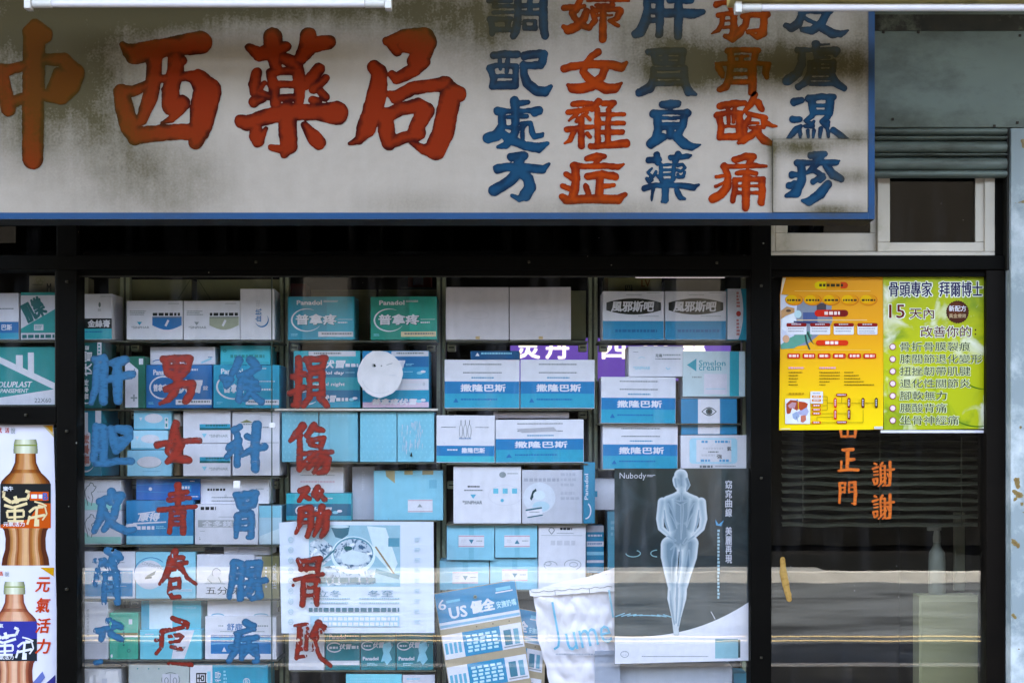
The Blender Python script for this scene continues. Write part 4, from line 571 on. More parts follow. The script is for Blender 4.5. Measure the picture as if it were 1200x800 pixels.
# ---- bay 1, row 3
p = carton('sky blue box standing on end with pale outlined sideways lettering, third shelf far left', 90, 480, 120, 557.5, '#1383ad', .09, .14, rz=-6); p.rr(95, 506, 106, 546, 3, W2).t('普拿疼', 96.5, 508, 104.5, 544, '#b7776f', .05, 0, 90).r(98, 483, 103, 507, W2).r(112, 481, 119, 500, W).ring(100, 540, 11, 13, 2, W, 180, 330, taper=True).t('膜衣錠', 113, 504, 117, 535, K_, .02, 0, 90)
p = carton('pale blue soap box with a white oval, topmost of three stacked on the third shelf', 156.5, 480.5, 201, 503.5, '#a9d2f0', .1); p.e(180, 490, 10.5, 5.5, W).l([(157, 502.6), (200, 502.6)], 1.2, CY).poly([(163, 489), (167, 489), (165, 493)], W).r(193, 489, 197, 502, W).r(194, 490, 196, 493, TE).r(194, 496, 196, 500, TE)
p = carton('pale blue soap box with a white oval, middle of three stacked on the third shelf', 153, 503.7, 197, 526.7, '#c4dff5', .1); p.e(176, 514, 11, 5, W).l([(153.5, 525.6), (196.5, 525.6)], 1.4, CY).poly([(158, 511), (163, 511), (160.5, 516)], W)
p = carton('larger pale blue soap box with a white oval, lowest of the stack of three', 149, 527, 201, 557.5, '#b2d6f4', .1); p.e(175, 541, 14, 6.5, W).ring(175, 541, 14.6, 7.1, .7, GY, 180, 360).l([(167, 552), (188, 552)], .6, '#7fa9d0')
b = MB(); k = K(.11); b.lathe([(.012, 0), (.014, .002), (.014, .15), (.011, .16), (.011, .183), (.002, .184)], (0, 0, 0), 'z', mat('amber_tube', '#5d4a34', .3, mott=.2, scale=20), 18)
o = b.build('pill_tube', smooth=True, loc=(PX(207, .11), .125, PZ(557.5, .11))); tag(o, 'narrow brown tube with a grey cap standing between soap boxes and white boxes', 'tube')
c = MB(); c.lathe([(.0145, .15), (.0145, .183), (.012, .187)], (0, 0, 0), 'z', mat('grey_cap', '#b9b4ae', .4), 18); c.build('cap', o, smooth=True)
for lb, ya, yb_ in (('white box with a teal strip at its right, upper one of two stacked alike', 480.7, 519), ('white box with a teal strip at its right, lower one of two stacked alike', 519.2, 557.5)):
    p = carton(lb, 214.5, ya, 270.5, yb_, W, .1, rz=.6); p.r(234, ya+16, 270, ya+20.5, CY).r(234, ya+20.5, 270, ya+23, DT).m(241, ya+16.7, 266, ya+20, DT, 1).poly([(236.5, ya+27), (242.5, ya+27), (239.5, ya+32)], LB).t('*SINPHAR', 245, ya+28, 267, ya+31.5, GY)
p = carton('tall white box with a small olive leaf mark, third shelf under the blue painted characters', 272, 481.5, 328, 557, W, .1, .13, rz=-.5); p.poly([(281, 495), (289, 491.5), (297, 495)], OL).m(285, 496, 298, 499, GY, 1).l([(290, 518.5), (327, 518.5)], .6, GY).m(308, 500, 323, 502, MG).m(305, 486, 322, 487, GY)
# ---- bay 1, row 4
for lb, ya, yb_ in (('white and mint box with a line drawing of a torso, upper one of two stacked', 561, 598), ('white and mint box with a line drawing of a torso, lower one of two stacked', 598.2, 637.5)):
    p = carton(lb, 95.5, ya, 142.5, yb_, W, .1, rz=-.5); p.r(96, yb_-9, 142, yb_-.9, '#9fdad2').poly([(96, yb_-9), (96, yb_-17), (106, yb_-9)], '#9fdad2')
    p.l([(103, ya+31), (102, ya+25), (100, ya+19), (99.5, ya+14), (102, ya+9), (105, ya+7), (106, ya+4), (109, ya+5), (110, ya+8), (113, ya+9), (110, ya+14), (107, ya+16), (109, ya+22), (107, ya+31)], .9, MG).l([(103, ya+20), (105, ya+23)], .7, MG).m(114, ya+14, 134, ya+17, W2, 1)
p = carton('royal blue box with a tiny white heart lying on the blue spoon box', 159.5, 560.5, 234.5, 585.5, '#1470c8', .11); p.l([(160, 568), (234, 565)], .5, '#4a9ae0').l([(160, 575), (234, 579)], .5, '#4a9ae0').e(176.5, 572.5, 2, 2, W).r(206, 568, 224, 576, '#4a94dc').m(208, 569.5, 222, 575, W, 1).m(222, 581, 232, 583, W).m(223, 563, 228, 565, W)
p = carton('blue powder box with a white spoon and pale blue base, on the fourth shelf', 147.5, 585.7, 227, 637.5, '#158bd0', .1, rz=0); p.r(148, 627.5, 226.5, 636.8, LB).poly([(156, 612), (195, 610.5), (195, 612), (156, 614)], W).e(154, 615.5, 7, 2.6, W).poly([(162, 601), (186, 598), (186, 599), (162, 602.5)], W).t('康得', 163, 600.5, 187, 610, W, .05, .25).m(160, 616, 181, 620.5, W, 1, .1).m(183, 616, 195, 620, LB, 2).r(182, 587, 196, 600, '#1c7fc0')
p = carton('white carton with dotted grey lines lying on the box with the grey name strip', 234.7, 560.5, 315.5, 590, W, .12, .12); p.m(243, 572, 264, 575, K_, 1, .1).m(248, 582, 285, 584, MG, 1).m(248, 586, 285, 588, MG, 1).m(300, 572, 309, 574, GY).r(263, 579, 266, 582, W2)
p = carton('white medicine box with a grey name strip across it, fourth shelf of the first bay', 228, 590.2, 302.5, 637.5, W, .1, rz=.3); p.m(235, 593.5, 253, 597.5, K_, 1, .05).r(232, 609, 300, 617.5, '#a9a9ad').t('全多鎂加錠', 237, 610, 296, 616.7, W, .04).m(256, 605, 276, 606.2, GY).l([(234, 622), (240, 622)], .5, GY).m(233.5, 629, 235, 633, GY, 2)
p = carton('small pale blue box at the right end of the fourth shelf, beside the grey-strip box', 303, 592, 330, 637.5, '#c7d8ea', .11, rz=2); p.r(303.5, 592.5, 329, 606, LB).poly([(304, 637), (304, 628), (329, 618), (329, 637)], '#dfe8f2')
carton('flat grey-white leaflet pack lying under the fourth-shelf blue boxes', 162, 640.5, 240, 645.5, '#b9b3a8', .12, .1); p = carton('flat white carton lying under the grey-strip box, on top of the fifth row', 262, 638.8, 316.5, 650, W, .12, .12); p.poly([(278, 649), (280, 641), (314, 645), (282, 644)], W2)
# ---- bay 1, row 5
p = carton('square white box with a large blue lower half, fifth shelf far left', 96.5, 645.3, 158.5, 700.8, W, .1, rz=-.5); p.r(99.5, 668, 155.5, 698.5, '#148fd4').m(108, 658, 146, 660, GY).m(112, 669.5, 142, 673, W, 1).m(108, 680, 118, 682, W2).m(126, 676, 140, 679, W2, 2).m(136, 686, 148, 687, W2)
p = carton('light blue plaster box with a white disc and a grey scroll, fifth shelf', 158.8, 646, 229.5, 700.8, LB, .1, rz=.4); p.e(175, 673, 17.5, 17, W).ring(177, 671, 20, 18.5, .8, BL, 45, 180).t('CONFORMING', 166, 660, 192, 664, GY, 0, 0, -14).poly([(170, 678), (172, 674), (183, 668), (181, 673)], MG).l([(170, 677), (178, 676)], 2, '#2a3a48').m(196, 690, 226, 693, W, 2)
p = carton('white medicine box with a small sketched figure and black lettering, fifth shelf', 230, 649, 298.5, 700.8, W, .1, rz=.6); p.poly([(241.5, 683), (243, 676), (248, 671), (252, 671), (258, 676), (262, 683)], '#c8c6cc').e(253.5, 671, 5, 5, W2).ring(253.5, 671, 5.3, 5.8, .8, MG, 20, 220).l([(243, 678), (248, 683)], 1, MG).l([(256, 676), (259, 682)], 1, MG).l([(240, 683.5), (264, 683.5)], .6, GY).t('五分珠', 241, 687, 281, 696, K_, .0)
p = carton('olive brown box standing at the right end of the fifth shelf', 299, 651, 327.5, 700.8, '#8d8762', .1, .14, rz=1); p.t('正露丸', 319, 660, 324, 690, W, .0, 0, 90).m(311, 664, 313, 690, W2, 6).r(299.5, 651.5, 307, 700, W2)
# ---- bay 1, row 6
p = carton('white cloth-tape box with a small sideways caption, sixth shelf far left', 89, 704, 126.5, 772, W2, .09, rz=-.5); p.t('3Y MEDICAL PLASTER', 101.5, 713, 104.5, 745, MG, 0, 0, 90).ring(96, 729, 3, 4, 1.2, TE, 200, 300).l([(90, 753), (126, 753)], .4, GY)
p = carton('mint green box with a tan and white stripe across its middle, sixth shelf', 128, 717, 162, 772, '#2fae96', .1, rz=.8); p.r(128.6, 741, 161.5, 744, '#8d7a52').r(128.6, 744, 161.5, 746, W).r(151, 725, 155, 731, W).m(144, 732, 147, 758, DT, 7).e(131, 768, 1.2, 2, W).ring(151, 762, 2, 2, .7, DT)
p = carton('pale blue box with a wide white middle, lying on the pale blue gauze box', 165, 701.9, 236, 737, '#62bce2', .115, .12); p.r(175, 702.5, 202, 736.5, '#d5dde9').r(165.5, 702.5, 174.5, 736.5, '#3aa6d6').m(206, 711, 230, 713, LB)
p = carton('pale blue gauze box with a white slanted panel showing a small photo, sixth shelf', 163.5, 737.2, 236.5, 772, '#8ccbe9', .1, rz=-.4); p.poly([(201, 771.3), (207, 738), (228, 738), (216, 771.3)], W).poly([(206, 763), (210, 757), (218, 757), (214, 763)], '#9a9aa0').poly([(208, 761), (212, 758), (216, 758)], LB).m(170, 742, 180, 744, W).m(166, 755, 198, 756, LB)
p = carton('white carton with blue smudges along its lower edge, topmost of the sixth shelf right end', 242.5, 703, 317.5, 721.5, W, .115, .12); p.ring(255, 721, 8, 3, 1.5, '#7fa9d0', 10, 170).ring(306, 721, 9, 3, 1.5, '#9db7d0', 10, 170)
p = carton('white medicine box with a wide blue band and white triangle mark, on the sixth shelf', 240, 721.7, 324, 772, W, .1, rz=.5); p.r(247, 743.5, 317.5, 765.5, '#1480cc').r(247, 747, 317.5, 749.5, '#7fc0ea').l([(247, 754), (317, 751)], .7, LB).t('舒鹿', 266, 730, 284, 738, BL, .03).m(256, 732, 262, 735, GY).m(290, 732, 314, 735, GY).m(258, 739, 310, 740.5, GY).poly([(260, 763), (262.7, 757.5), (265.5, 763)], W).m(276, 757, 296, 761, W, 1)
# ---- bay 1, row 7
b = MB(); k = K(.1); rg = np.random.RandomState(3); n1, n2 = 12, 8; vs = []
for j in range(n2+1):
    for i in range(n1+1):
        u, v = i/n1, j/n2; vs.append(((u-.5)*52*k*(1-.12*v), -.0+.02*math.sin(math.pi*u)*-1 + rg.uniform(-.005, .005), v*45*k*(1-.1*abs(u-.5)) + rg.uniform(-.004, .004)))
b.add(vs, [(j*(n1+1)+i, j*(n1+1)+i+1, (j+1)*(n1+1)+i+1, (j+1)*(n1+1)+i) for j in range(n2) for i in range(n1)], mat('soft_plastic', '#dcd9dc', .3, mott=.06, scale=20)); bk = len(vs)
b.box(-25*k, 25*k, .022, .1, 0, 44*k, mat('soft_plastic', ''), .006)
o = b.build('plastic_pack', smooth=True, loc=(PX(115, .1), .1, PZ(828, .1))); tag(o, 'crumpled white plastic pack at the bottom left corner of the main pane', 'plastic pack')
p = Print(o, 115, 828, .1, 'printed_front', -.023); p.r(122, 793, 128, 801, W2)
carton('grey-beige carton lying behind the crumpled white pack on the bottom shelf', 90, 777.5, 142, 828, '#9c988a', .16, .1)
p = carton('pale grey box with two small framed figures, bottom row under the green box', 150, 778, 222, 828, '#b4bab8', .1); p.ring(200, 796, 11, 9, .8, MG).r(190, 789, 209, 806, W2).l([(199.5, 789), (199.5, 806)], .7, MG).ring(195, 797, 2.5, 4, .8, MG).ring(205, 797, 2.5, 4, .8, MG).e(161, 783, .8, .8, TE).e(174, 783, .8, .8, TE).e(186, 783, .8, .8, TE)
p = carton('bright blue box with a white end panel of black lettering, in the bottom row', 222.5, 778, 314, 828, CY, .1, rz=0); p.r(223, 778.6, 249, 827, W).t('麗固', 230, 788, 242, 815, K_, .03, 0, 90).r(243, 786, 247, 815, LB).t('固得', 252, 786, 259, 812, W, 0, 0, 90).ring(289, 798, 4, 4, .8, W).t('B', 287.5, 795.5, 290.5, 800.5, W).m(262, 785, 266, 810, LB, 6)
# ---- bay 2
carton('dark red box end in the shadow behind the blue swoosh box', 340, 332, 359, 352, '#5a1f18', .36, .08)
for lb, a, c in (('low olive carton behind the sky blue swoosh box', 364, 441), ('low olive carton behind the teal swoosh box', 443, 514)):
    p = carton(lb, a, 339, c, 398, '#8d8e68', .36, .16, 'shipping_carton', 'carton', 'olive cartons at the back of the top shelf'); p.l([(a+2, 342), (c-2, 342)], .6, '#6f7050')
for lb, a, cc, c2 in (('sky blue medicine box with a white swoosh, left of the teal green one alike', 337, '#2aa4d0', '#1d93c0'), ('teal green medicine box with a white swoosh, right of the sky blue one alike', 434, '#3ba3a4', '#2b9090')):
    p = carton(lb, a, 347, a+78.5, 398, cc, .1, rz=.3); p.r(a+.5, 347.6, a+46, 397.3, c2).r(a+46, 347.6, a+77.5, 397.3, cc); p.t('Panadol', a+11, 352, a+40, 357, W, .06).m(a+42, 352, a+62, 354.5, W, 2).t('普拿疼', a+10.8, 369.2, a+57.8, 380.7, '#1d5a66', .05).t('普拿疼', a+10, 368.4, a+57, 380, W, .05); p.ring(a+22, 375, 18, 13.5, 1.8, W, 60, 330, taper=True).m(a+59, 374, a+76, 375, W).m(a+59, 377, a+70, 380, W, 1).r(a+36, 388.5, a+77, 394.5, W2 if a < 400 else '#d9c9a8').m(a+40, 390, a+75, 393.3, MG, 1).m(a+4, 391, a+12, 394, LB, 2)
p = carton('cyan medicine box with several bands of white lettering, left of the paper disc', 344, 410.5, 422.5, 477.8, '#1b9cc4', .1, rz=0)
p.r(344.5, 411, 422, 426, '#1fa9cc').r(344.5, 430, 422, 442, '#1279a8').r(344.5, 442, 422, 457, '#1fa9cc').r(344.5, 457, 422, 470, '#0f78ae').r(362, 411.5, 417, 417.5, W2).m(368, 413, 400, 416.3, MG, 1).t('伏冒', 379, 422, 404, 431, W, .05, .2).m(405, 426, 420, 430, W, 1, .05).t('Panadol day', 364, 435, 403, 439.5, W, .05, .15).m(405, 436, 416, 437.5, LB).t('Panadol night', 360, 448, 404, 453, W, .04, .15).t('伏冒', 378, 463, 393, 471, W, .05, .2).m(394, 466, 408, 470, W, 1, .05).e(412, 468, 3, 1.8, LB).e(416, 466.5, 3, 1.6, W).r(344.5, 471, 422, 477, '#1f9fd0'); swoosh(p, 360, 466, 12, 8)
p = carton('cyan, white and pink banded medicine box half behind the white paper disc', 424.5, 410.5, 503, 477.8, '#1b98d4', .1, rz=0)
p.r(425, 411, 502.5, 417, '#1a8fd0').r(459, 411.5, 502.5, 417.5, W2).m(465, 413, 497, 416, MG, 1).r(425, 418, 502.5, 430, '#1273b8').r(425, 430, 502.5, 444, '#1f9fdc').r(425, 444, 502.5, 457, W).r(425, 457, 502.5, 467, '#1aa0d8').r(425, 471, 502.5, 477.2, '#d9bcd2').t('伏冒', 455, 422, 474, 431, W, .05, .2).m(476, 426, 486, 429, LB, 2).m(466, 435, 484, 437, LB, 1).e(492, 437, 3.5, 1.8, LB).e(496, 435.5, 3, 1.5, W).t('普拿疼伏冒', 436, 467, 488, 474, W, .07, .2).e(491, 470, 3.4, 2, LB).e(496, 468.7, 3, 1.6, W).e(497, 450, 1.5, 2, W2)
lb4 = ['plain pale blue patterned box behind the red painted character, first of four in a row', 'plain pale blue patterned box, second of four in a row on the third shelf', 'plain pale blue patterned box, third of four in a row on the third shelf', 'pale blue patterned box with a worn white scuffed face, last of four in a row']
for i, (a, c) in enumerate(((330, 373.3), (374, 419.5), (421.5, 465), (465.5, 509))):
    p = carton(lb4[i], a, 482, c, 541, '#9cc9e4', .1, rz=0)
    for r_ in range(9):
        for q in range(7):
            x = a+3+q*(c-a-5)/6.5 + (1.6 if r_ % 2 else 0); y_ = 486+r_*6.2
            if x < c-2: p.poly([(x-1.3, y_), (x, y_-2), (x+1.3, y_), (x, y_+2)], '#a9d2ea')
    if i == 3:
        for q in range(46): x = random.uniform(a+5, c-14); y_ = random.uniform(490, 528); p.poly([(x, y_+random.uniform(3, 8)), (x+.5, y_+random.uniform(3, 8)), (x+random.uniform(.6, 1.6), y_), (x, y_-1)], '#cfd3e4')
        p.poly([(a+15, 534), (a+17, 529), (a+18, 535)], K_)
    if i == 1: p.r(a+12, 488, c-1, 540, '#93bfd8')
b = MB(); b.box(PX(322, .085), PX(513, .085), .0835, .0848, PZ(481, .085), PZ(478.6, .085), mat('white_edge', '#d6cfc4', .5), 0); sh_part('label_rail', b)
p = carton('white instruction box with pale pink print, behind the red painted characters', 340, 546.5, 402.5, 577, W, .14); p.m(352, 556, 392, 558, GY, 1).m(352, 563, 392, 567, '#d8b8c4', 1).m(352, 571, 372, 573, LB)
p = carton('cyan and dark blue striped medicine box behind the small red strokes, fourth row', 335, 577.2, 412, 609.3, '#2aa3cc', .12); p.r(335.5, 578, 411.5, 590, '#3fb4d8').r(335.5, 590, 411.5, 604, '#0f6f9c'); p.ring(354, 598, 8, 6, 1.6, W, 60, 330).t('伏冒', 366, 594, 388, 601, W, .05, .2).m(372, 583, 390, 585, W).e(393, 600, 3.5, 1.8, LB).e(398, 598.5, 3, 1.6, W)
p = carton('tall blank white box between the striped box and the pale blue wrapped parcel', 412.5, 546, 440, 609.3, W2, .16); p.m(424, 552, 428, 575, W, 8)
p = carton('pale blue wrapped parcel with torn brown tape along its top', 438, 550.5, 519.5, 609.3, '#a3cbe4', .13, .13, 'wrapped_parcel', 'parcel'); p.poly([(452, 551), (463, 551), (463, 566), (453, 558)], '#a89a78').r(474, 551, 484, 556, '#a89a78').r(495, 551, 508, 556, '#a89a78').r(478, 585, 507, 600, W).l([(478, 586), (507, 586)], .8, '#c79aa8').l([(478, 599), (507, 599)], .8, '#c79aa8').poly([(489, 594), (492, 590), (495, 594)], GY).r(503, 562, 512, 572, '#8fb8d6')
for i, (a, c, lb) in enumerate(((338, 380.5, 'white box at the left end of the row under the food poster'), (381, 422, 'teal medicine box with a white bottom stripe, under the food poster'), (422.4, 464, 'teal medicine box with an island outline, middle one under the food poster'), (464.4, 508, 'teal medicine box with an island outline, right one under the food poster'))):
    p = carton(lb, a, 735, c, 784.7, W if i == 0 else '#117f9a', .1, rz=0)
    if i == 0: p.m(346, 760, 374, 764, W2, 2); continue
    if i == 1: p.t('Panadol', a+5, 743, a+24, 748, W, .06).m(a+25, 744, a+39, 747, W, 1); p.ring(a+11, 758, 9, 6, 1.4, W, 40, 330).m(a+5, 757, a+15, 760, W, 1, .1).t('伏冒', a+17, 754, a+30, 760, W, .05, .2).m(a+31, 756, a+39, 760, W, 1, .1).r(a+.6, 773.5, c-.8, 778.5, W)
    else: p.ring(a+9, 756, 8, 5.5, 1.4, W, 40, 330).m(a+4, 755, a+13, 757.5, W, 1, .1).t('伏冒', a+15, 752, a+27, 758.5, W, .05, .2).m(a+28, 754, a+38, 757.5, W, 1, .1).poly([(a+27, 754), (a+35, 751), (a+37, 758), (a+34, 764), (a+37, 772), (a+31, 779), (a+28, 774), (a+24, 775), (a+27, 765), (a+26, 760)], LB).t('Panadol', a+3, 769, a+21, 773, W, .06).m(a+8, 776, a+21, 780, LB, 2)
p = carton('pale blue box lying on the bottom shelf under the teal boxes', 405, 789, 471, 830, '#97cfe6', .09); p.m(410, 794, 460, 800, LB, 2)
p = carton('white box with one pale blue line, at the right end of the bottom shelf', 471.5, 790, 510, 830, W2, .09); p.m(477, 794, 492, 797, LB, 1)
# ---- bay 3
for lb, a, c in (('plain pale grey box, left one of two blank boxes on the third bay top shelf', 522, 596.5), ('plain pale grey box, right one of two blank boxes on the third bay top shelf', 597, 669.5)):
    p = carton(lb, a, 336, c, 398.2, '#cdc6cc', .1, rz=0); p.ring((a+c)/2, 369, 14, 5, .5, '#bfb8be').r((a+c)/2-2, 394, (a+c)/2+3, 397.5, '#c9ac84')
carton('olive box with a slanted crease behind the right blank grey box', 660, 340, 687, 398, '#7f8062', .22, .1)
p = carton('thin dark blue box lying on the pain-plaster boxes', 551, 410.5, 609, 421, '#175a92', .13, .1); p.m(564, 413, 600, 416.5, LB, 1).poly([(557, 417), (559.5, 413), (562, 417)], W)
def plaster(lb, x0, y0, x1, y1, Y=.1, smudge=False):
    p = carton(lb, x0, y0, x1, y1, W, Y, rz=0); h = y1-y0; wd = x1-x0
    p.r(x0+.5, y0+h*.45, x1-.7, y0+h*.7, '#1684cc').r(x0+.5, y0+h*.7, x1-.7, y1-.8, '#1fa4d8').t('撒隆巴斯', x0+wd*.22, y0+h*.51, x0+wd*.81, y0+h*.655, W, .055)
    p.m(x0+wd*.25, y0+h*.09, x0+wd*.76, y0+h*.115, MG, 1, .1).m(x0+wd*.25, y0+h*.26, x0+wd*.76, y0+h*.285, MG, 1, .1).m(x0+wd*.36, y0+h*.36, x0+wd*.66, y0+h*.41, '#6a9ac8', 1).m(x0+wd*.22, y0+h*.8, x0+wd*.7, y0+h*.86, BL, 1).poly([(x0+wd*.12, y0+h*.88), (x0+wd*.155, y0+h*.79), (x0+wd*.19, y0+h*.88)], BL)
    if smudge: p.poly([(x0+wd*.24, y0+h*.22), (x0+wd*.66, y0+h*.18), (x0+wd*.7, y0+h*.28), (x0+wd*.3, y0+h*.31)], '#b6b0b8')
    return p
plaster('white over blue pain-plaster box, left one of the pair on the third bay second shelf', 520.5, 421, 609, 478.3); plaster('white over blue pain-plaster box, right one of the pair on the third bay second shelf', 609.5, 421, 697, 478.3)
p = carton('small white over blue box with three sketched bottles, third shelf of the third bay', 511, 486, 580, 542, W, .1, rz=0); p.r(511.5, 522, 579.4, 534, '#1684cc').r(511.5, 534, 579.4, 541.2, '#5cb9dc').t('撒隆巴斯', 541, 524.5, 568, 530.5, W, .05).m(524, 526, 536, 529, W, 1)
for q in (540, 545, 550): p.ring(q, 505, 2.2, 8, .5, MG).l([(q, 492), (q, 497)], .8, MG)
p.m(517, 500, 534, 501.5, MG).m(557, 500, 573, 501.5, MG).m(538, 513, 552, 515, BL)
plaster('white over blue pain-plaster box with a grey smudge under the white roll, third shelf', 580.5, 491, 684.5, 542, .1, True)
b = MB(); b.lathe([(.0085, -.12), (.0095, -.118), (.0095, .105), (.0085, .108)], (0, 0, 0), 'x', mat('paper_roll', '#d5ced6', .5), 18); b.lathe([(.012, -.12), (.012, -.108), (.0105, -.106)], (0, 0, 0), 'x', mat('paper_roll', ''), 18)
o = b.build('paper_roll', smooth=True, loc=(PX(625, .125), .135, PZ(491, .125)+.0125)); tag(o, 'white paper roll lying on the smudged pain-plaster box', 'paper roll')
p = carton('white medicine box with three pale blue squares, fourth row of the third bay', 531, 546, 611, 613, W, .1, rz=0)
for q in (581, 592, 603): p.r(q-3, 572, q+3, 578, '#8cc4e6')
p.poly([(551, 579), (558, 579), (554.5, 584)], '#7fb8e0').e(588.5, 586, 2, 2, '#7fb8e0').m(548, 569, 562, 572, K_, 1).m(544, 573.5, 566, 576, MG, 1).t('*SINPHAR', 542, 586, 565, 590.5, MG).e(589, 556, 4, 3.5, GY).m(594, 554, 607, 556, GY).ring(592, 580, 20, 12, .4, W2)
p = carton('grey-lilac box with a round picture of a person resting, fourth row of the third bay', 611.5, 550, 683, 613, '#cbc4d0', .1, rz=.3); p.m(614, 560, 655, 564, '#b0aab8', 1, .05).e(632, 583, 19, 18, '#d8d6e2').poly([(621, 584), (624, 575), (628, 572), (630, 578), (626, 580), (623, 586)], '#23404c').e(632, 580, 7, 5.5, '#dfe3ec').e(634, 593, 10, 6, '#c5d3e4').poly([(616, 596), (635, 593), (636, 604), (618, 607)], W).l([(616, 597.5), (635, 594.5)], 2, '#4c6b80').l([(618, 606), (636, 603)], 1.5, '#4c6b80').m(620, 599, 632, 601, GY).m(657, 554, 680, 572, '#bcb6c4', 3).m(657, 576, 680, 588, '#bcb6c4', 2)
carton('dark brown and gold carton peeking over the box with the resting person', 614, 543.6, 684, 551, '#5a4626', .17, .1)
p = carton('bright blue box on end with white sideways lettering, right end of the fourth row', 683.5, 541, 697.5, 613, '#148cc0', .09, .12, rz=4); p.ring(686, 598, 7, 10, 1.4, W, 270, 420).t('Panadol', 685, 555, 689, 585, W, .04, 0, 90)
for lb, x0, y0, x1, y1, up in (('pale blue wrapped parcel with a white label, upper left of four stacked', 523, 613.8, 579.5, 656, 1), ('pale blue wrapped parcel with an upside-down white label, upper right of four stacked', 580, 613.8, 630, 653, 0), ('pale blue wrapped parcel, lower left of four stacked above the hanging card', 515, 656.4, 573.5, 691, 1), ('pale blue wrapped parcel, lower right of four stacked above the hanging card', 574, 653.4, 630.5, 691, 1)):
    p = carton(lb, x0, y0, x1, y1, '#a7cde6', .1 + (.012 if y0 > 640 else 0), .13, 'wrapped_parcel', 'parcel', 'pale blue wrapped parcels', rz=0); cx = (x0+x1)/2 + 1; y = y0 + 13
    p.r(cx-3, y0+.6, cx+3, y1-1, '#98c0dc').r(cx-15, y, cx+15, y+14, W).l([(cx-15, y+1), (cx+15, y+1)], .8, '#c98a9a').l([(cx-15, y+13), (cx+15, y+13)], .8, '#c98a9a')
    p.poly([(cx-3, y+5), (cx+3, y+5), (cx, y+10)] if up else [(cx-3, y+10), (cx+3, y+10), (cx, y+5)], '#5f86a8').m(cx-12, y+5, cx-6, y+9, W2, 2).m(cx+6, y+6, cx+13, y+8, GY, 1)
p = carton('white leaflet box with a heart and two curled flourishes, right of the wrapped parcels', 630.5, 613.8, 686.5, 691, W, .1, rz=.5); p.ring(646, 621, 3.5, 3.5, .8, MG, 0, 180).l([(642.5, 621), (646, 625.5), (649.5, 621)], .8, MG).m(656, 618, 670, 622.5, K_, 1).m(652, 624, 672, 625.5, GY).l([(634, 627), (682, 627)], .4, GY).m(645, 633, 674, 639, W2, 1, .1).ring(645, 662, 8, 5, .7, GY, 0, 230).ring(642, 660, 4, 2.5, .6, GY).ring(671, 661, 10, 6, .7, GY, -60, 200).ring(672, 661, 5, 3, .6, GY)
p = carton('white and blue striped medicine box half hidden at the right of the leaflet box', 687, 615, 708, 671, '#2a94cc', .13, .1); p.r(687.5, 615.5, 707.5, 623, W2).r(687.5, 634, 707.5, 640, W).r(687.5, 646, 707.5, 650, LB).r(687.5, 656, 707.5, 659, W).m(689, 626, 706, 630, W, 1).m(689, 636, 706, 638.5, BL, 1)
# ---- bay 4
p = carton('tan printed carton with faint lettering behind the black-oval boxes', 708, 325, 776, 398, '#94905e', .32, .12); p.t('四', 733, 334, 741, 341, '#3c3a28', .02).t('LV', 752, 328, 762, 336, '#7a4a22', .03).r(708.5, 326, 713, 390, '#6f5a2c')
carton('dark olive carton in the shadow behind the right black-oval box', 778, 328, 850, 398, '#3c3c2a', .32, .12)
for lb, a in (('white over blue box with a black oval of white script, left one of two', 706), ('white over blue box with a black oval of white script, right one of two', 779)):
    p = carton(lb, a, 340.8, a+72.6, 398.3, W, .1, rz=0); p.r(a+.5, 376, a+71.7, 397.6, '#1a92d0'); pts = []
    for i in range(25): t = i/24; pts.append((a+4.5+64*t, 349.5 + 5*(2*t-1)**2))
    for i in range(25): t = 1-i/24; pts.append((a+4.5+64*t, 368.5 - 5*(2*t-1)**2))
    p.poly(pts, '#1d1f18').t('風邪斯吧', a+11, 353, a+60, 365, W, .045, .12).m(a+28, 345, a+46, 346.5, GY).m(a+42, 370, a+66, 371.5, GY).m(a+52, 342.8, a+67, 344, GY).m(a+15, 386, a+64, 389.5, '#1470b0', 1, .1)
p = carton('white and cyan box on end with small red lettering, beside the black-oval boxes', 852, 337.8, 878, 398.3, '#1f9fce', .1, .12, rz=0); pts = [(852.5, 397.6), (852.5, 338.4), (868, 338.4), (870, 350), (871, 362), (870.5, 376), (868, 390), (865, 397.6)]; p.poly(pts, W).m(863, 342, 868, 361, '#cc8888', 5, .3).e(865.5, 367.5, 2.8, 3.2, '#c0504e').m(863, 374, 868, 394, '#cc8888', 5, .3)
p = carton('white lying box with small grey print, above the pain-plaster boxes of the fourth bay', 736.5, 405, 801, 441, W, .11); p.t('克痛', 768, 414.5, 776, 418.5, MG, .03).m(777, 415, 798, 418, GY, 1).m(768, 420, 798, 422, MG, 1).m(742, 412, 748, 413, MG).t('*SINPHAR', 742, 429, 762, 433, LB).ring(752, 421, 4, 3, .5, LB, 20, 160).ring(783, 429, 3, 4, .8, LB, 200, 330)
p = carton('pale grey cream box with a blue triangle and a blue stripe at its right', 800, 411, 873.5, 464.5, '#c9d2da', .1, rz=-.5); p.r(855, 411.6, 866, 464, '#3aa8cc').poly([(805, 427.5), (816, 420), (816, 435)], '#3f9fc4').t('Smelon', 819, 422, 850, 428.5, '#5a9cba', .02).t('cream', 819, 429, 845, 434, '#5a9cba', .02).r(825, 438, 852, 462, '#e0d2e0').m(827, 455, 850, 456.5, LB).m(811, 441, 822, 444, GY, 1)
carton('white flat box supporting the cream box, in the fourth bay', 800, 464.7, 868, 466.5, W, .11, .12)
plaster('white over blue pain-plaster box, upper one of two in the fourth bay', 704, 441.2, 792, 496.2); plaster('white over blue pain-plaster box, lower one of two in the fourth bay', 706, 496.5, 794.5, 550)
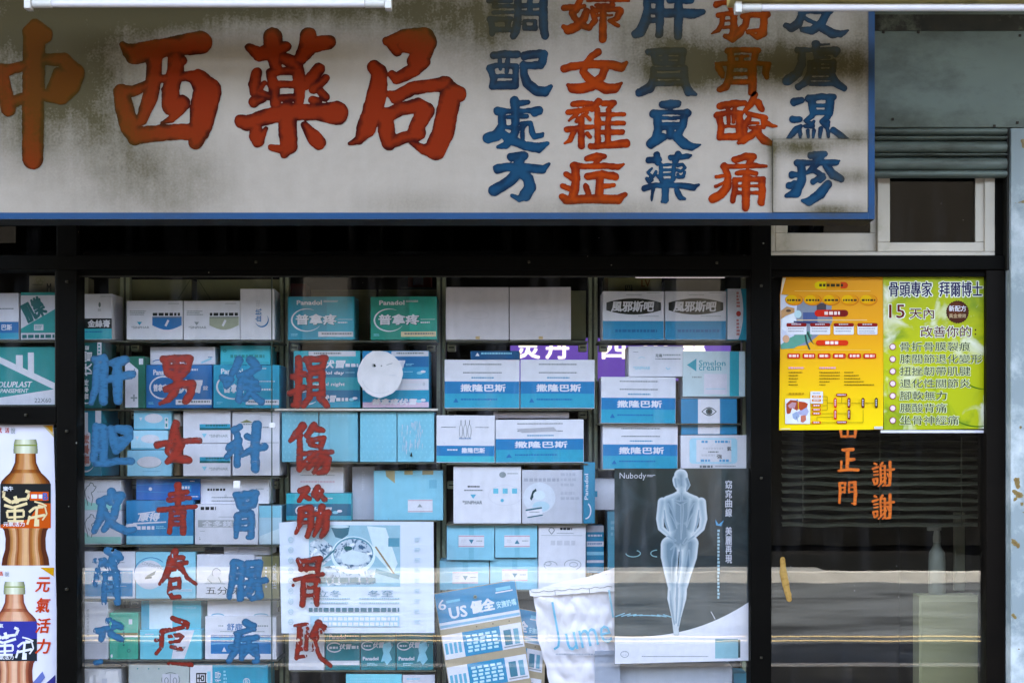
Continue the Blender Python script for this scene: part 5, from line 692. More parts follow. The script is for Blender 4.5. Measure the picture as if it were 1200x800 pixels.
p = carton('blue and white box with a drawn eye, fourth bay right side', 798, 466.7, 864, 509, '#178ac8', .1, rz=-1); p.r(818, 467.3, 843.5, 508.3, W)
pts = [(822+18*t, 482-5.2*math.sin(math.pi*t)) for t in [i/12 for i in range(13)]] + [(840-18*t, 482+5.2*math.sin(math.pi*t)) for t in [i/12 for i in range(1, 12)]]; p.poly(pts, '#2b3440').poly([(831+(x-831)*.86, 482+(y_-482)*.78) for x, y_ in pts], W).e(831, 482, 3.8, 3.8, '#46545c').e(831, 482, 1.9, 1.9, K_).l([(827, 500), (835, 500)], .5, GY)
p = carton('white box with pale blue frame corners and small black lettering, under the eye box', 797.5, 509.3, 875.5, 550, W, .1, rz=.5); p.rr(808, 513, 864, 543, 4, '#c3dcf2').r(816, 515, 857, 541, W).m(822, 516, 830, 519, '#7aa8e0', 1, .1).m(838, 516, 855, 519, '#7aa8e0', 1, .1).m(821, 538, 833, 541, '#7aa8e0', 1, .1).m(843, 538, 855, 541, '#7aa8e0', 1, .1).m(824, 524, 848, 528, W2, 1).t('氣', 852, 523, 857, 528, K_, .02).t('強', 840, 532, 846, 537, K_, .02).m(822, 532, 838, 536, W2, 1).m(830, 528.5, 842, 530, MG, 1, .05).m(820, 545, 835, 548, MG, 1, .1).m(838, 545.5, 862, 547.5, GY, 1)
p = carton('small white box with a cyan corner, peeking out at the left of the figure poster', 696, 560, 722, 597, W, .13, .1); p.r(696.5, 575, 700, 582, CY)
p = carton('pale blue box below the small white box, left of the figure poster', 712, 598, 742, 700, '#7fb8dc', .14, .1); p.m(716, 610, 738, 630, LB, 3)
p = carton('blank grey box on the bottom shelf under the figure poster', 690, 779.5, 858, 850, '#b9b6c2', .06, .1)
carton('sky blue box corner at the bottom right under the figure poster', 859, 788, 876, 850, '#7fb4dc', .09, .1)
# ================================================================== posters, cards, bag and the other things in the window
def sheet_thing(name, label, cat, pts, Y, col, th=.0006, group=None, m=None, rough=.5):
    """A sheet of paper or card standing at depth Y; outline in photo pixels, printed front added by the returned Print."""
    xs = [p[0] for p in pts]; ys = [p[1] for p in pts]; ox, oy = sum(xs)/len(xs), max(ys); k = K(Y)
    b = MB(); b.prism([((x-ox)*k, (oy-y)*k) for x, y in pts], 0, th, m or mat('sheet_' + label[:20], col, rough, mott=.03, scale=12, bump=.12, bscale=5))
    o = b.build(name, loc=(PX(ox, Y), Y, PZ(oy, Y))); tag(o, label, cat, group); return o, Print(o, ox, oy, Y, 'printed_picture')
def textprint(o, p): 
    q = Print(o, p.ox, p.oy, p.o.location.y, 'printed_text'); q.n = p.n + 3; return q
def ramp_mat(name, stops, axis='Z', lo=0, hi=1, noise=None, rough=.4):
    m = bpy.data.materials.new(name); m.use_nodes = True; n = m.node_tree; L = n.links; p = n.nodes['Principled BSDF']
    tc = n.nodes.new('ShaderNodeTexCoord'); sx = n.nodes.new('ShaderNodeSeparateXYZ'); L.new(tc.outputs['Object'], sx.inputs[0])
    mr = n.nodes.new('ShaderNodeMapRange'); mr.inputs[1].default_value = lo; mr.inputs[2].default_value = hi; L.new(sx.outputs[axis], mr.inputs[0])
    cr = n.nodes.new('ShaderNodeValToRGB'); e = cr.color_ramp.elements
    for i, (t, c) in enumerate(stops):
        el = e[i] if i < 2 else e.new(t); el.position = t; el.color = lin(c)
    L.new(mr.outputs[0], cr.inputs[0]); out = cr.outputs[0]
    if noise:
        for sc, a, c_, lo_, hi_ in noise:
            no = n.nodes.new('ShaderNodeTexNoise'); no.inputs['Scale'].default_value = sc; no.inputs['Detail'].default_value = 4; no.inputs['Distortion'].default_value = a; L.new(tc.outputs['Object'], no.inputs[0])
            m2 = n.nodes.new('ShaderNodeMapRange'); m2.inputs[1].default_value = lo_; m2.inputs[2].default_value = hi_; L.new(no.outputs[0], m2.inputs[0])
            mx = n.nodes.new('ShaderNodeMix'); mx.data_type = 'RGBA'; L.new(m2.outputs[0], mx.inputs[0]); L.new(out, mx.inputs[6]); mx.inputs[7].default_value = lin(c_); out = mx.outputs[2]
    L.new(out, p.inputs['Base Color']); p.inputs['Roughness'].default_value = rough; p.inputs['Specular IOR Level'].default_value = .35; return m

# ---- orange liver poster
YP = -.0052; hk = 180*K(YP)
mo = ramp_mat('orange_print', [(0, '#f3cf0c'), (.35, '#efb408'), (.62, '#e99c06'), (1, '#e39406')], 'Z', 0, hk)
o, p = sheet_thing('poster', 'orange and yellow health poster with a liver diagram, taped on the door glass', 'poster', [(913, 504), (914.5, 400), (914, 345), (917, 324.5), (1034.5, 323.5), (1035.5, 400), (1035, 503)], YP, '#e8a012', m=mo, group='posters on the door')
p.poly([(914.8, 345), (917, 325.5), (921, 325.5), (915.5, 345)], '#e8d8c4').poly([(914.6, 345), (930, 346), (946, 352), (975, 356), (974, 365), (976, 375), (972, 384), (960, 392), (945, 404), (914.8, 408)], '#8c8a9c')
p.poly([(914.6, 345), (928, 347), (934, 356), (933, 372), (935, 384), (926, 402), (914.8, 406)], '#d7cfe2').poly([(915, 364), (922, 359), (931, 361), (931, 366), (921, 370), (915.2, 374)], '#c89a72').e(924, 364, 3, 1.6, '#5a4238').poly([(917, 373), (930, 367), (934, 380), (920, 388), (916, 385)], '#e4e2ec').e(935, 368, 4.2, 4.6, '#c6d6e2').r(941, 366, 958, 378, '#5f5f94').l([(930, 377), (960, 379)], 2, '#3d3d6c').r(957, 355, 968, 365, '#4b4148')
p.poly([(914.8, 404), (925, 396), (942, 388), (955, 388), (948, 398), (930, 408), (915, 409)], '#5f9c8c').poly([(944, 388), (946, 400), (950, 410), (948, 410), (944, 401), (942, 388)], '#2e4a44').poly([(947, 388), (951, 398), (954, 404), (950, 400), (945, 390)], '#2e4a44').e(921, 397, 4, 4.5, '#d8a98c')
mpill = ramp_mat('pill_print', [(0, '#f3d21c'), (.5, '#f0a81c'), (1, '#e06a1c')], 'X', -.13, .13)
p.rr(954.5, 330, 994, 338.4, 4.1, '#f2d41e').rr(975, 330.2, 993.8, 338.2, 4, '#dd5a1e').rr(968, 330.1, 985, 338.3, 1, '#eaa01e').m(960, 332.5, 989, 336, '#3a3010', 1, .05).l([(931, 341), (1020, 341)], .5, '#f6d690')
for i in range(5):
    x = 930.5 + i*21.8; p.e(x, 351.5, 10.6, 6.6, '#d8801a').e(x-.8, 351, 10, 6.2, '#eda21c').e(x-3, 350.3, 6.5, 4.6, '#f3c024').m(x-8, 350.5, x+8, 353, '#3a2c08', 1, .05)
p.rr(954.5, 363, 994, 371, 4, '#d8441c').rr(976, 363.2, 993.8, 370.8, 3.7, '#7e1a0e').rr(970, 363.1, 984, 370.9, 1, '#a82c14').m(966, 365, 984, 369, '#f2d8d4', 1, .05).l([(934, 375), (1016, 375)], 1, '#f1cfa0')
for i in range(4):
    x = 921.5 + i*27.7; p.rr(x, 378.5, x+23.5, 392, 1.5, W).rr(x, 378.5, x+23.5, 382.8, 1.5, '#8e2012').m(x+6, 379.4, x+17, 381.8, W2, 1).m(x+2, 384.5, x+21, 386.2, '#707078').m(x+2, 387.6, x+20, 389.3, '#707078')
    if i == 3: p.m(x+2, 390, x+21, 391.3, '#707078')
p.rr(956, 398.5, 994, 404.8, 3.1, '#e2501c').m(967, 399.8, 982, 403.6, '#f6e0d8', 1, .05)
for i in range(6):
    x = 922.5+i*17.8; p.rr(x, 414, x+15, 420, 1.5, '#d8481c').m(x+2, 415.4, x+13, 418.6, '#f3d3c6', 1, .05)
p.l([(930, 410), (1020, 410)], .4, '#f6d690').m(924, 430, 942, 433.5, '#e6a6c0', 1).m(960, 430, 979, 433.5, '#e6a6c0', 1)
for i in range(5):
    y_ = 435.7 + i*3.6; p.m(924, y_, (940, 935, 935, 933, 935)[i], y_+2, '#7a6414').m(960, y_, (984, 984, 984, 972, 967)[i], y_+2, '#7a6414').m(989, y_, (1000, 1006, 1008, 1012, 1024)[i], y_+2, '#7a6414')
p.m(924, 460, 942, 464, '#c79a20', 1).r(920, 467, 949, 496.5, W)
p.poly([(921.5, 484), (921, 473), (926, 468.5), (934, 469), (937, 475), (934, 481), (928, 478), (926, 484), (923, 485)], '#a9523e').poly([(923, 475), (928, 471), (933, 472), (931, 478), (925, 478)], '#b98e98').poly([(936, 470), (943, 471), (946.5, 473), (945, 478), (938, 481), (935, 478)], '#b5523c').poly([(932, 483), (940, 480), (945, 477), (947.5, 482), (945, 487), (937, 486)], '#b9a6c8').poly([(938, 487), (944, 486), (944.5, 492), (941, 495), (938, 494)], '#c67866').poly([(928, 485), (933, 482), (937, 487), (933, 492), (929, 490)], '#a3a4c4').l([(935, 469), (935.5, 480)], .9, '#e3b54c').e(934, 468.8, .9, .9, '#3d8fc8').l([(933, 488), (935, 494)], .5, '#56566e')
p.r(949.5, 458.5, 964, 472.5, W).m(952, 460.3, 961, 462, '#555555', 1)
for y_, c in ((464.5, '#e08a3c'), (469, '#e08a3c'), (475, '#e0762c'), (479.8, '#e0762c'), (484.3, '#e0762c'), (494.8, '#e0762c')): p.rr(951, y_-1.5, 962, y_+1.5, 1.2, c).m(953, y_-.8, 960, y_+.7, W2, 1, .05)
for x, y_, c in ((978.5, 472, '#d84a1c'), (978.5, 485.5, '#d84a1c'), (994.5, 472, '#8a2a16'), (994.5, 485.5, '#8a2a16'), (1011, 472, '#6a2414'), (1026.5, 472, '#2e120c')): p.rr(x-1.7, y_-6, x+1.7, y_+6, 1.6, c).m(x-.8, y_-4, x+.8, y_+4, W2, 4, .3)
for x, y_ in ((986, 462.5), (986, 494.5)): p.rr(x-6.5, y_-1.6, x+6.5, y_+1.6, 1.5, '#a83a1a').m(x-5, y_-.7, x+5, y_+.7, W2, 1, .05)
for q in ([(963, 464.5), (969, 464.5), (969, 480), (963, 480)], [(963, 469), (969, 469)], [(963, 475), (969, 475)], [(969, 472), (976, 472)], [(981, 472), (992, 472)], [(986, 472), (986, 465)], [(997, 472), (1008.5, 472)], [(1013.5, 472), (1024, 472)], [(963, 484.3), (976, 484.3)], [(957, 493), (957, 488.5), (976, 488.5)], [(963, 494.8), (979, 494.8)], [(981, 484.3), (992, 484.3)], [(993, 494.8), (1011, 494.8), (1011, 480)]): p.l(q, .5, '#7a6a14')
p.r(1024, 499.5, 1034, 502.5, W2).r(914, 501.8, 926, 503, '#f0e6c0')
# ---- green bone poster
mg_ = ramp_mat('lime_print', [(0, '#a9af10'), (.5, '#b4b70c'), (1, '#9fa812')], 'Z', 0, hk, [(7, 1.5, '#5f8414', .5, .72), (11, .8, '#e6e4d4', .56, .72)])
o, p = sheet_thing('poster', 'lime green poster listing bone and joint ailments in dark characters, taped on the door glass', 'poster', [(1035.8, 503.5), (1034.8, 323.5), (1156.5, 324.5), (1157.5, 502)], YP-.0012, '#b4c81a', m=mg_, group='posters on the door')
for a0, a1, cx, cy, r_ in ((200, 290, 1150, 440, 20), (215, 300, 1146, 470, 38)): p.ring(cx, cy, r_, r_*.8, 1.6, '#46701c', a0, a1, taper=True)
t = textprint(o, p)
def halo(s, x0, y0, x1, y1, col, b, hal='#e6e6d8', hb=.03): t.t(s, x0-.4, y0-.4, x1+.4, y1+.4, hal, b*1.3+hb*1.6); t.t(s, x0, y0, x1, y1, col, b)
halo('骨頭專家', 1042, 330, 1092, 347.5, '#141452', .022); halo('拜爾博士', 1101, 330, 1151, 347.5, '#141452', .022)
halo('15', 1042, 357, 1060, 372.5, '#6a120e', .02); halo('天內', 1066, 361, 1094.5, 373.5, '#5a140c', .012); halo('改善你的', 1079, 382, 1138, 395, '#5a140c', .012); t.e(1143, 386.5, 1, 1, '#3a1408').e(1143, 391.5, 1, 1, '#3a1408')
pts = [(1122 + (13.6 if i % 2 else 12.8)*math.cos(2*math.pi*i/56), 365.5 - (13.6 if i % 2 else 12.8)*math.sin(2*math.pi*i/56)) for i in range(56)]
t.poly(pts, '#4a200e').e(1120, 363, 9, 9, '#5e2c12').t('新配方', 1112, 358, 1132, 364.8, W, .02).t('黃金療效', 1112, 367.5, 1132, 372.5, '#c9b08c', .01)
for i, (s, n) in enumerate((('骨折骨膜裂痕', 6), ('膝關節退化變形', 7), ('扭挫韌帶肌腱', 6), ('退化性關節炎', 6), ('腳軟無力', 4), ('腰酸背痛', 4), ('坐骨神經痛', 5))):
    y_ = 400.7 + i*14.35; halo(s, 1054.5, y_, 1054.5+13.9*n-1, y_+10.6, '#16261c', .004, '#dfe3b4', .03)
    st = [(1046 + (4.4 if q % 2 else 3.4)*math.cos(2*math.pi*q/24), y_+5.6 - (4.4 if q % 2 else 3.4)*math.sin(2*math.pi*q/24)) for q in range(24)]; t.poly(st, '#9c4a5c').e(1046, y_+5.6, 2.9, 2.9, '#ecd3e0')
b = MB(); b.box(PX(1032, -.004), PX(1157, -.004), -.0052, -.0034, PZ(507, -.004), PZ(503.8, -.004), mat('tape_white', '#d8d4dc', .4), .0005); o = b.build('tape_strip'); tag(o, 'white tape strip along the bottom of the green poster on the door glass', 'tape')

# ---- bottle drink posters in the lower left pane
def bottle_poster(label, pts, cx, capy, sc, glassc, labc, labc2, extra):
    o, p = sheet_thing('drink_poster', label, 'poster', pts, -.0052 - (.0012 if extra else 0), '#d3d0e0', group='drink posters on the left pane')
    def band(y0, y1, h0, h1, cols):
        n0 = len(cols); n = 26 if n0 > 3 else n0
        if n0 > 3:      # smooth glassy shading across the printed bottle
            src = [np.array(lin(c)[:3]) for c in cols]; out = []
            for i in range(n):
                t_ = i/(n-1)*(n0-1); a = min(int(t_), n0-2); f_ = t_-a; f_ = f_*f_*(3-2*f_); c = src[a]*(1-f_)+src[a+1]*f_
                c = np.where(c <= .0031308, c*12.92, 1.055*np.clip(c, 1e-6, 1)**(1/2.4)-.055); out.append('#%02x%02x%02x' % tuple(int(round(x*51))*5 for x in c))
            cols = out
        for i, c in enumerate(cols):
            a, b_ = -1+2*i/n, -1+2*(i+1)/n; p.n -= (i > 0); p.poly([(cx+h1*a, y1), (cx+h1*b_, y1), (cx+h0*b_, y0), (cx+h0*a, y0)], c)
    cap = ['#7f8468', '#b9bb9c', '#dcdcc8', '#cfd0bc', '#a3a588', '#74785c']
    y = capy; p.n += 1; band(y, y+6*sc, 12*sc, 13.5*sc, cap); band(y+6*sc, y+7.4*sc, 13.2*sc, 13.2*sc, ['#7a8a3c']*2); band(y+7.4*sc, y+11*sc, 13.5*sc, 13.5*sc, cap); band(y+11*sc, y+16*sc, 13.8*sc, 13.6*sc, cap)
    g = glassc; y += 16*sc
    prof = [(0, 11.5), (10, 12), (18, 15.5), (22, 18), (26, 22.5), (31, 27), (34, 28)]
    for (a, ha), (b_, hb) in zip(prof, prof[1:]): band(y+a*sc, y+b_*sc, ha*sc, hb*sc, [g[0], g[1], g[2], g[2], g[3], g[3], g[2], g[1], g[0]] if a not in (18,) else [g[0], g[1], g[2], g[1], g[0]])
    y += 34*sc; L0 = y; band(y, y+50*sc, 28.5*sc, 28.5*sc, [labc]*1)
    p.poly([(cx+28.5*sc, y+50*sc), (cx-28*sc, y+50*sc), (cx-28*sc, y+46*sc), (cx+4*sc, y+40*sc), (cx+16*sc, y+22*sc), (cx+28.5*sc, y+22*sc)], labc2)
    y += 50*sc; pr2 = [(0, 26), (3, 24), (12, 22.5), (24, 23), (34, 26), (42, 27)]
    for (a, ha), (b_, hb) in zip(pr2, pr2[1:]): band(y+a*sc, y+b_*sc, ha*sc, hb*sc, [g[0], g[0], g[2], g[3], g[1], g[2], g[3], g[3], g[1], g[2], g[3], g[1], g[0], g[0]])
    t = textprint(o, p); cream = '#e6cfa4' if not extra else W
    def st(q, w_): t.l([(cx+x*sc, L0+y_*sc) for x, y_ in q], w_*sc, cream)
    # the bull-headed character and its partner, drawn as bold strokes
    st([(-25, 16), (-24, 9), (-26, 10)], 3); st([(-24, 16), (-16, 21), (-6, 18)], 4); st([(-12, 14), (-9, 22)], 4); st([(-6, 18), (2, 17), (5, 10), (0, 8)], 3.4); st([(-24, 24), (-14, 27), (-4, 24), (2, 22)], 3.2); st([(-21, 31), (-2, 30)], 3); st([(-21, 31), (-20, 38), (-2, 37), (-2, 30)], 2.4); st([(-12, 26), (-12, 42)], 3); st([(-20, 42), (-2, 42)], 2.6)
    st([(4, 32), (10, 27), (20, 26)], 2.8); st([(3, 39), (22, 35)], 3); st([(13, 27), (11, 48)], 3); st([(14, 24), (22, 26), (24, 34), (19, 41)], 1.8); st([(10, 20), (18, 22), (24, 25)], 1.8); st([(5, 36), (2, 46)], 2.6); st([(14, 40), (14, 48)], 3)
    t.t('元氣' if extra else '蠻牛', cx-25*sc, L0+3*sc, cx-14*sc, L0+8*sc, W, .03).t('元氣活力', cx-25*sc, L0+43*sc, cx-1*sc, L0+48*sc, W, .03)
    if not extra: t.r(cx+5*sc, L0+9*sc, cx+26*sc, L0+19*sc, '#d8622c').m(cx+6.5*sc, L0+12*sc, cx+19*sc, L0+17*sc, W, 1, .1).t('B', cx+20*sc, L0+10.5*sc, cx+25*sc, L0+18*sc, '#4a6ac0', .06)
    return o, p, t
o, p, t = bottle_poster('poster of an amber bottle with a black and orange label, on the left pane', [(-40, 668), (-40, 495), (62.5, 497.5), (65, 580), (65, 668)], 30, 514.5, 1.04, ['#54281a', '#94532f', '#bd8458', '#d6a884'], '#15161a', '#cc5f28', False)
p.poly([(53, 498.5), (62, 498), (62, 508)], '#d99a1c').poly([(50.5, 498.5), (53, 498.5), (63, 508), (63, 512)], '#c9b48c'); t.t('氣', -4, 501, 2.5, 507, '#b83a1c', .03).t('活', 6, 501, 11, 507, '#b83a1c', .03).t('說', 13, 501, 18, 508, GY)
o, p, t = bottle_poster('poster of a bottle with a purple label beside a column of orange slanted characters', [(-40, 830), (-40, 663), (65, 664), (67.5, 760), (67, 830)], 17, 681, .93, ['#70382c', '#a8644c', '#cf9478', '#e0b49c'], '#4a3f9c', '#20242e', True)
p.poly([(47, 664.6), (63.5, 664.6), (63, 675)], '#d9a01c'); t.t('活', -1, 669, 3.5, 674, '#d8622c', .04).t('說', 6, 669, 11, 675, GY)
for i, ch in enumerate('元氣活力'): t.t(ch, 43, 676+i*24, 58.5, 693+i*24, '#cc4f1c', .035, .18)
t.poly([(38, 800), (50, 786), (53, 793), (44, 805)], '#7f74b8').poly([(54, 800), (65, 790), (65, 806)], '#4c3a88')

# ---- translucent food poster inside the pane
def paper_mat(name, col, tl=.35):
    m = bpy.data.materials.new(name); m.use_nodes = True; n = m.node_tree; p = n.nodes['Principled BSDF']; p.inputs['Base Color'].default_value = lin(col); p.inputs['Roughness'].default_value = .5; p.inputs['Alpha'].default_value = 1-tl; return m
o, p = sheet_thing('food_poster', 'faded bluish poster with a bowl of food and dim lines of text', 'poster', [(330, 741.5), (327, 612), (345, 610.5), (508, 611), (509, 741)], .0085, '#cfdaea', m=paper_mat('thin_paper', '#d8e0ef', .1))
p.r(362, 615, 469, 687, '#a9bfd2'); 
mfood = ramp_mat('food_print', [(0, '#5f8aa6'), (1, '#b9c9d8')], 'Z', 0, .3, [(45, 2, '#2c5a78', .5, .6), (30, 1, '#e6ebf2', .52, .62)])
p.poly([(363, 636), (375, 628), (390, 640), (388, 655), (370, 668), (363, 664)], mfood).poly([(387, 615.5), (410, 615.5), (408, 626), (401, 631), (393, 629)], '#3d6a86').e(398, 616.8, 11.5, 1.6, '#c9d6e2').poly([(430, 616), (452, 618), (466, 660), (460, 672), (440, 650)], '#d7dfe8').r(455, 630, 468, 640, '#6f97b4')
p.poly([(380, 664), (400, 660), (440, 668), (438, 684), (384, 686)], mfood).e(414, 650, 26, 22, '#dfe7ef').e(414, 648, 23.5, 19, '#6f93ac').e(414, 649, 22.5, 18, mfood).e(408, 642, 5, 2.6, '#2f6070').poly([(398, 650), (412, 644), (430, 648), (434, 656), (420, 662), (402, 660)], '#d3dae2').l([(440, 640), (462, 672)], 2, '#a08a70').l([(372, 662), (392, 644)], 2, '#47728c').l([(440, 668), (468, 676)], 5, '#5f8aa6')
t = textprint(o, p); t.n = 90
t.t('立冬', 372, 691, 400, 699, '#7f98ae', 0).t('冬至', 431, 691, 461, 699, '#7f98ae', 0).m(364, 700, 410, 703, '#a9bccc').m(364, 705, 408, 708, '#a9bccc').m(421, 700, 468, 703, '#a9bccc').m(421, 705, 468, 708, '#a9bccc').m(362, 711.5, 468, 716.5, '#4f7088', 1, .05).r(364, 721, 468, 733.5, '#b4c6dc').m(374, 722.5, 466, 726.5, W, 1, .05).m(374, 728.5, 466, 732.5, W, 1, .05).m(376, 676, 440, 683, '#4a728c', 1, .1)
for y_ in range(632, 730, 12): t.ring(341, y_, 3, 3.5, .7, '#b4c2cf').m(338.5, y_-2, 343.5, y_+2, '#bccad6', 2).m(486, y_-2.5, 493, y_+3, '#b9c8d6', 3)

# ---- figure poster
mfig = ramp_mat('figure_poster_ground', [(0, '#26363c'), (.3, '#1a2c32'), (.6, '#0e2026'), (1, '#232e2c')], 'Z', .06, .56, [(7, 1.5, '#35474c', .5, .85), (2.2, 1, '#0c1416', .5, .8)])
o, p = sheet_thing('figure_poster', 'tall teal poster of a pale standing figure seen from behind above a white wave', 'poster', [(720, 778), (720, 548.5), (878.5, 548.5), (877.5, 774)], .0085, '#41545c', m=mfig)
pts = [(720.4, 745)] + [(720.4+157*t_, 745 + 2*math.sin(t_*math.pi)*(1-t_) - 40*t_**2.6) for t_ in [i/20 for i in range(1, 21)]] + [(877.2, 773.4), (720.4, 777.3)]
p.poly(pts, W); p.r(838, 752, 865, 771, '#9cb8c6').r(838, 748, 865, 752, '#6f8c9c').r(865, 749, 867.5, 770, '#1f3a44').ring(732, 766, 5, 4, .8, GY).m(729, 763, 735, 769, W2, 2).m(752, 768, 830, 770, GY, 1)
for i in range(9): p.l([(721+i*7, 722-i*.3), (732+i*7, 718+i*.6)], 1.2, '#8fb0c8')
p.ring(742, 648, 9, 4.5, 1.2, '#8fa6b0', 180, 420).ring(770, 648, 8, 4.5, 1.2, '#8fa6b0', 90, 270)
def depth_ramp(name, stops):
    m = bpy.data.materials.new(name); m.use_nodes = True; n = m.node_tree; L = n.links; pp = n.nodes['Principled BSDF']; at = n.nodes.new('ShaderNodeAttribute'); at.attribute_name = 'depth_in'
    cr = n.nodes.new('ShaderNodeValToRGB'); e = cr.color_ramp.elements
    for i, (a, c) in enumerate(stops):
        el = e[i] if i < 2 else e.new(a); el.position = a; el.color = lin(c)
    mr = n.nodes.new('ShaderNodeMapRange'); mr.inputs[2].default_value = 8; L.new(at.outputs['Fac'], mr.inputs[0]); L.new(mr.outputs[0], cr.inputs[0]); L.new(cr.outputs[0], pp.inputs['Base Color']); pp.inputs['Roughness'].default_value = .4; return m
mb1 = depth_ramp('figure_print', [(0, '#7f94a2'), (.14, '#c3c8ce'), (.4, '#9fb0bb'), (1, '#647f90')]); mb2 = depth_ramp('figure_shade_print', [(0, '#8fa3b0'), (.3, '#4c6c80'), (1, '#1c3848')])
FO, FZ = (690, 530), 2.962
lo = tuple(o.location)
brush('printed_figure', o, '320,80,24 321,112,24;312,95,22 314,105,22;322,115,17 322,150,17;270,163,12 322,146,16 372,163,12;278,172,24 288,215,27 300,262,27;364,172,24 352,215,27 345,262,27;322,170,40 322,225,42;322,262,38 318,300,44;256,172,17 247,230,14 250,262,11;250,262,11 285,292,9 322,306,9;390,172,17 398,230,14 392,262,11;392,262,11 362,292,9 335,312,10;282,322,33 280,360,31 284,410,24 291,462,18;352,315,29 348,360,28 336,415,22 326,462,18;291,462,16 287,505,15 296,570,9 299,612,7 300,628,6;326,462,16 324,505,15 312,570,9 305,612,7 308,628,6', FO, FZ, .0085-.0019, mb1, lo, step=.45, rough=.1, seed=41)
brush('printed_shading', o, '300,92,4 304,118,4;340,92,6 346,112,7 340,128,4;322,140,4 324,200,6 322,260,4 320,300,2;276,178,3 284,205,8 298,235,4 306,262,2;366,178,4 356,205,9 346,232,5 340,258,2;300,168,4 318,175,8 340,168,4;262,200,2 266,240,4 276,270,3;382,200,2 378,240,4 368,272,3;275,290,3 300,305,4;345,305,4 365,290,3;302,330,6 298,370,11 293,410,8 292,445,4;318,318,3 318,380,4 310,440,3;348,340,4 344,390,9 334,430,4;306,450,3 306,520,4 303,590,3;282,480,2 286,530,5 297,595,3;328,480,2 322,535,4 310,600,3;300,318,2 285,335,3;340,300,6 330,314,5', FO, FZ, .0085-.0022, mb2, lo, step=.45, rough=.1, seed=42)
t = textprint(o, p); t.n = 75; t.t('Nubody', 726, 553.5, 757, 562.5, W2, .0).m(758, 556, 768, 559, W2, 2)
t.t('窈窕曲線 美麗再現', 850, 562, 857.5, 660, W2, .02, vert=True).m(840.5, 620, 843.5, 702, '#a9bccc', 20, .3).poly([(838, 608), (842, 614), (848, 609), (845, 616), (839, 615)], '#6f9cd0').l([(838, 725), (833, 716)], .8, W2)

# ---- white paper disc on the glass
b = MB(); n = 20; rg = np.random.RandomState(4); pr = [(PX(445+26.5*math.cos(2*math.pi*i/n)*(1+rg.uniform(-.03, .03)), .05)-PX(445, .05), PZ(438-27.5*math.sin(2*math.pi*i/n)*(1+rg.uniform(-.03, .03)), .05)-PZ(438, .05)) for i in range(n)]
b.prism(pr, 0, .004, mat('disc_paper', '#d8d3d6', .7, mott=.06, scale=25, bump=.25, bscale=30)); o = b.build('paper_disc', loc=(PX(445, .05), .05, PZ(438, .05))); tag(o, 'round white paper disc hanging in front of the banded boxes in the second bay', 'paper disc')
p = Print(o, 445, 438, .05); p.e(439, 428, 1.8, 1.6, K_).e(440.5, 427.4, .6, .6, W).ring(438.5, 428, 2.6, 2.2, .5, MG, 90, 330).e(447, 428.5, .9, .8, MG).l([(453, 427.5), (460, 425.5)], .8, GY).m(456, 439, 464, 441, W2).ring(445, 438, 22, 23, .5, '#c6c0c6', 200, 300)
# ---- hanging product cards and the plastic bag
def us_card(label, pts, Y, ang, main):
    o, p = sheet_thing('product_card', label, 'product card', pts, Y, '#a9977c', .002, group='hanging product cards'); a = pts[0]; ux = ((pts[1][0]-pts[0][0]), (pts[1][1]-pts[0][1])); vx = ((pts[3][0]-pts[0][0]), (pts[3][1]-pts[0][1]))
    def q(u, v): return (a[0]+ux[0]*u+vx[0]*v, a[1]+ux[1]*u+vx[1]*v)
    def quad(u0, v0, u1, v1, c): p.poly([q(u0, v1), q(u1, v1), q(u1, v0), q(u0, v0)], c)
    def tx(s, u0, v0, u1, v1, c, b=.03):
        (xa, ya), (xb, yb) = q(u0, v0), q(u1, v1); cx, cy = (xa+xb)/2, (ya+yb)/2; wd = math.hypot(ux[0], ux[1])*(u1-u0); ht = math.hypot(vx[0], vx[1])*(v1-v0); p.t(s, cx-wd/2, cy-ht/2, cx+wd/2, cy+ht/2, c, b, 0, ang)
    quad(0.005, .004, .995, .18, '#2b8fcc'); quad(.005, .18, .995, .22, W); quad(.01, .196, .99, .212, '#9db8d8')
    tx('6', .03, .045, .12, .105, W, .02); tx('US', .15, .1, .36, .165, W, .05); tx('優全', .42, .085, .7, .155, W, .07); tx('安撫奶嘴', .73, .11, .97, .15, '#cfe6f6', .02); quad(.74, .055, .95, .062, W); quad(.75, .03, .93, .05, '#8fc4e8'); quad(.13, .055, .3, .07, '#8fc4e8')
    for r_ in range(4):
        v0 = .255 + r_*.19; quad(.01, v0, .26, v0+.145, W); quad(.26, v0, .72, v0+.145, '#2b93cf'); quad(.72, v0, .985, v0+.145, W)
        for i in range(4): quad(.03+i*.055, v0+.05, .065+i*.055, v0+.115, '#7fb0d6'); 
        for i in range(5):
            for j in range(5): u = .3+i*.08 + .01*(j % 2); quad(u, v0+.022+j*.022, u+.055, v0+.036+j*.022, '#cfe3f2')
        quad(.76, v0+.03, .85, v0+.12, '#4f7c9c'); quad(.88, v0+.03, .94, v0+.12, '#7fa6c4'); quad(.74, v0+.127, .97, v0+.134, GY)
    if main: x, y_ = q(.49, .06); p.e(x, y_, 2.2, 2.2, '#7d8c80').e(x, y_, 1, 1, '#2a302a')
    for i in range(3): x, y_ = q(.45+.2*i, .235); p.e(x, y_, .8, .8, '#5a5040')
    return o
us_card('tilted blue and tan card of small packets with a number 6 in its corner', [(508.5, 695), (603.5, 678.5), (634, 872), (540, 890)], .05, 10, True)
us_card('blue and tan card of packets, half hidden between another card and the white bag', [(570, 705), (640, 718), (636, 890), (560, 880)], .066, -6, False)
b = MB(); NX, NY = 44, 60; Yb = .055; A, B_, C_, D_ = (622, 690), (721, 681), (724, 860), (655, 872); vs = []; OB = (674, 860)
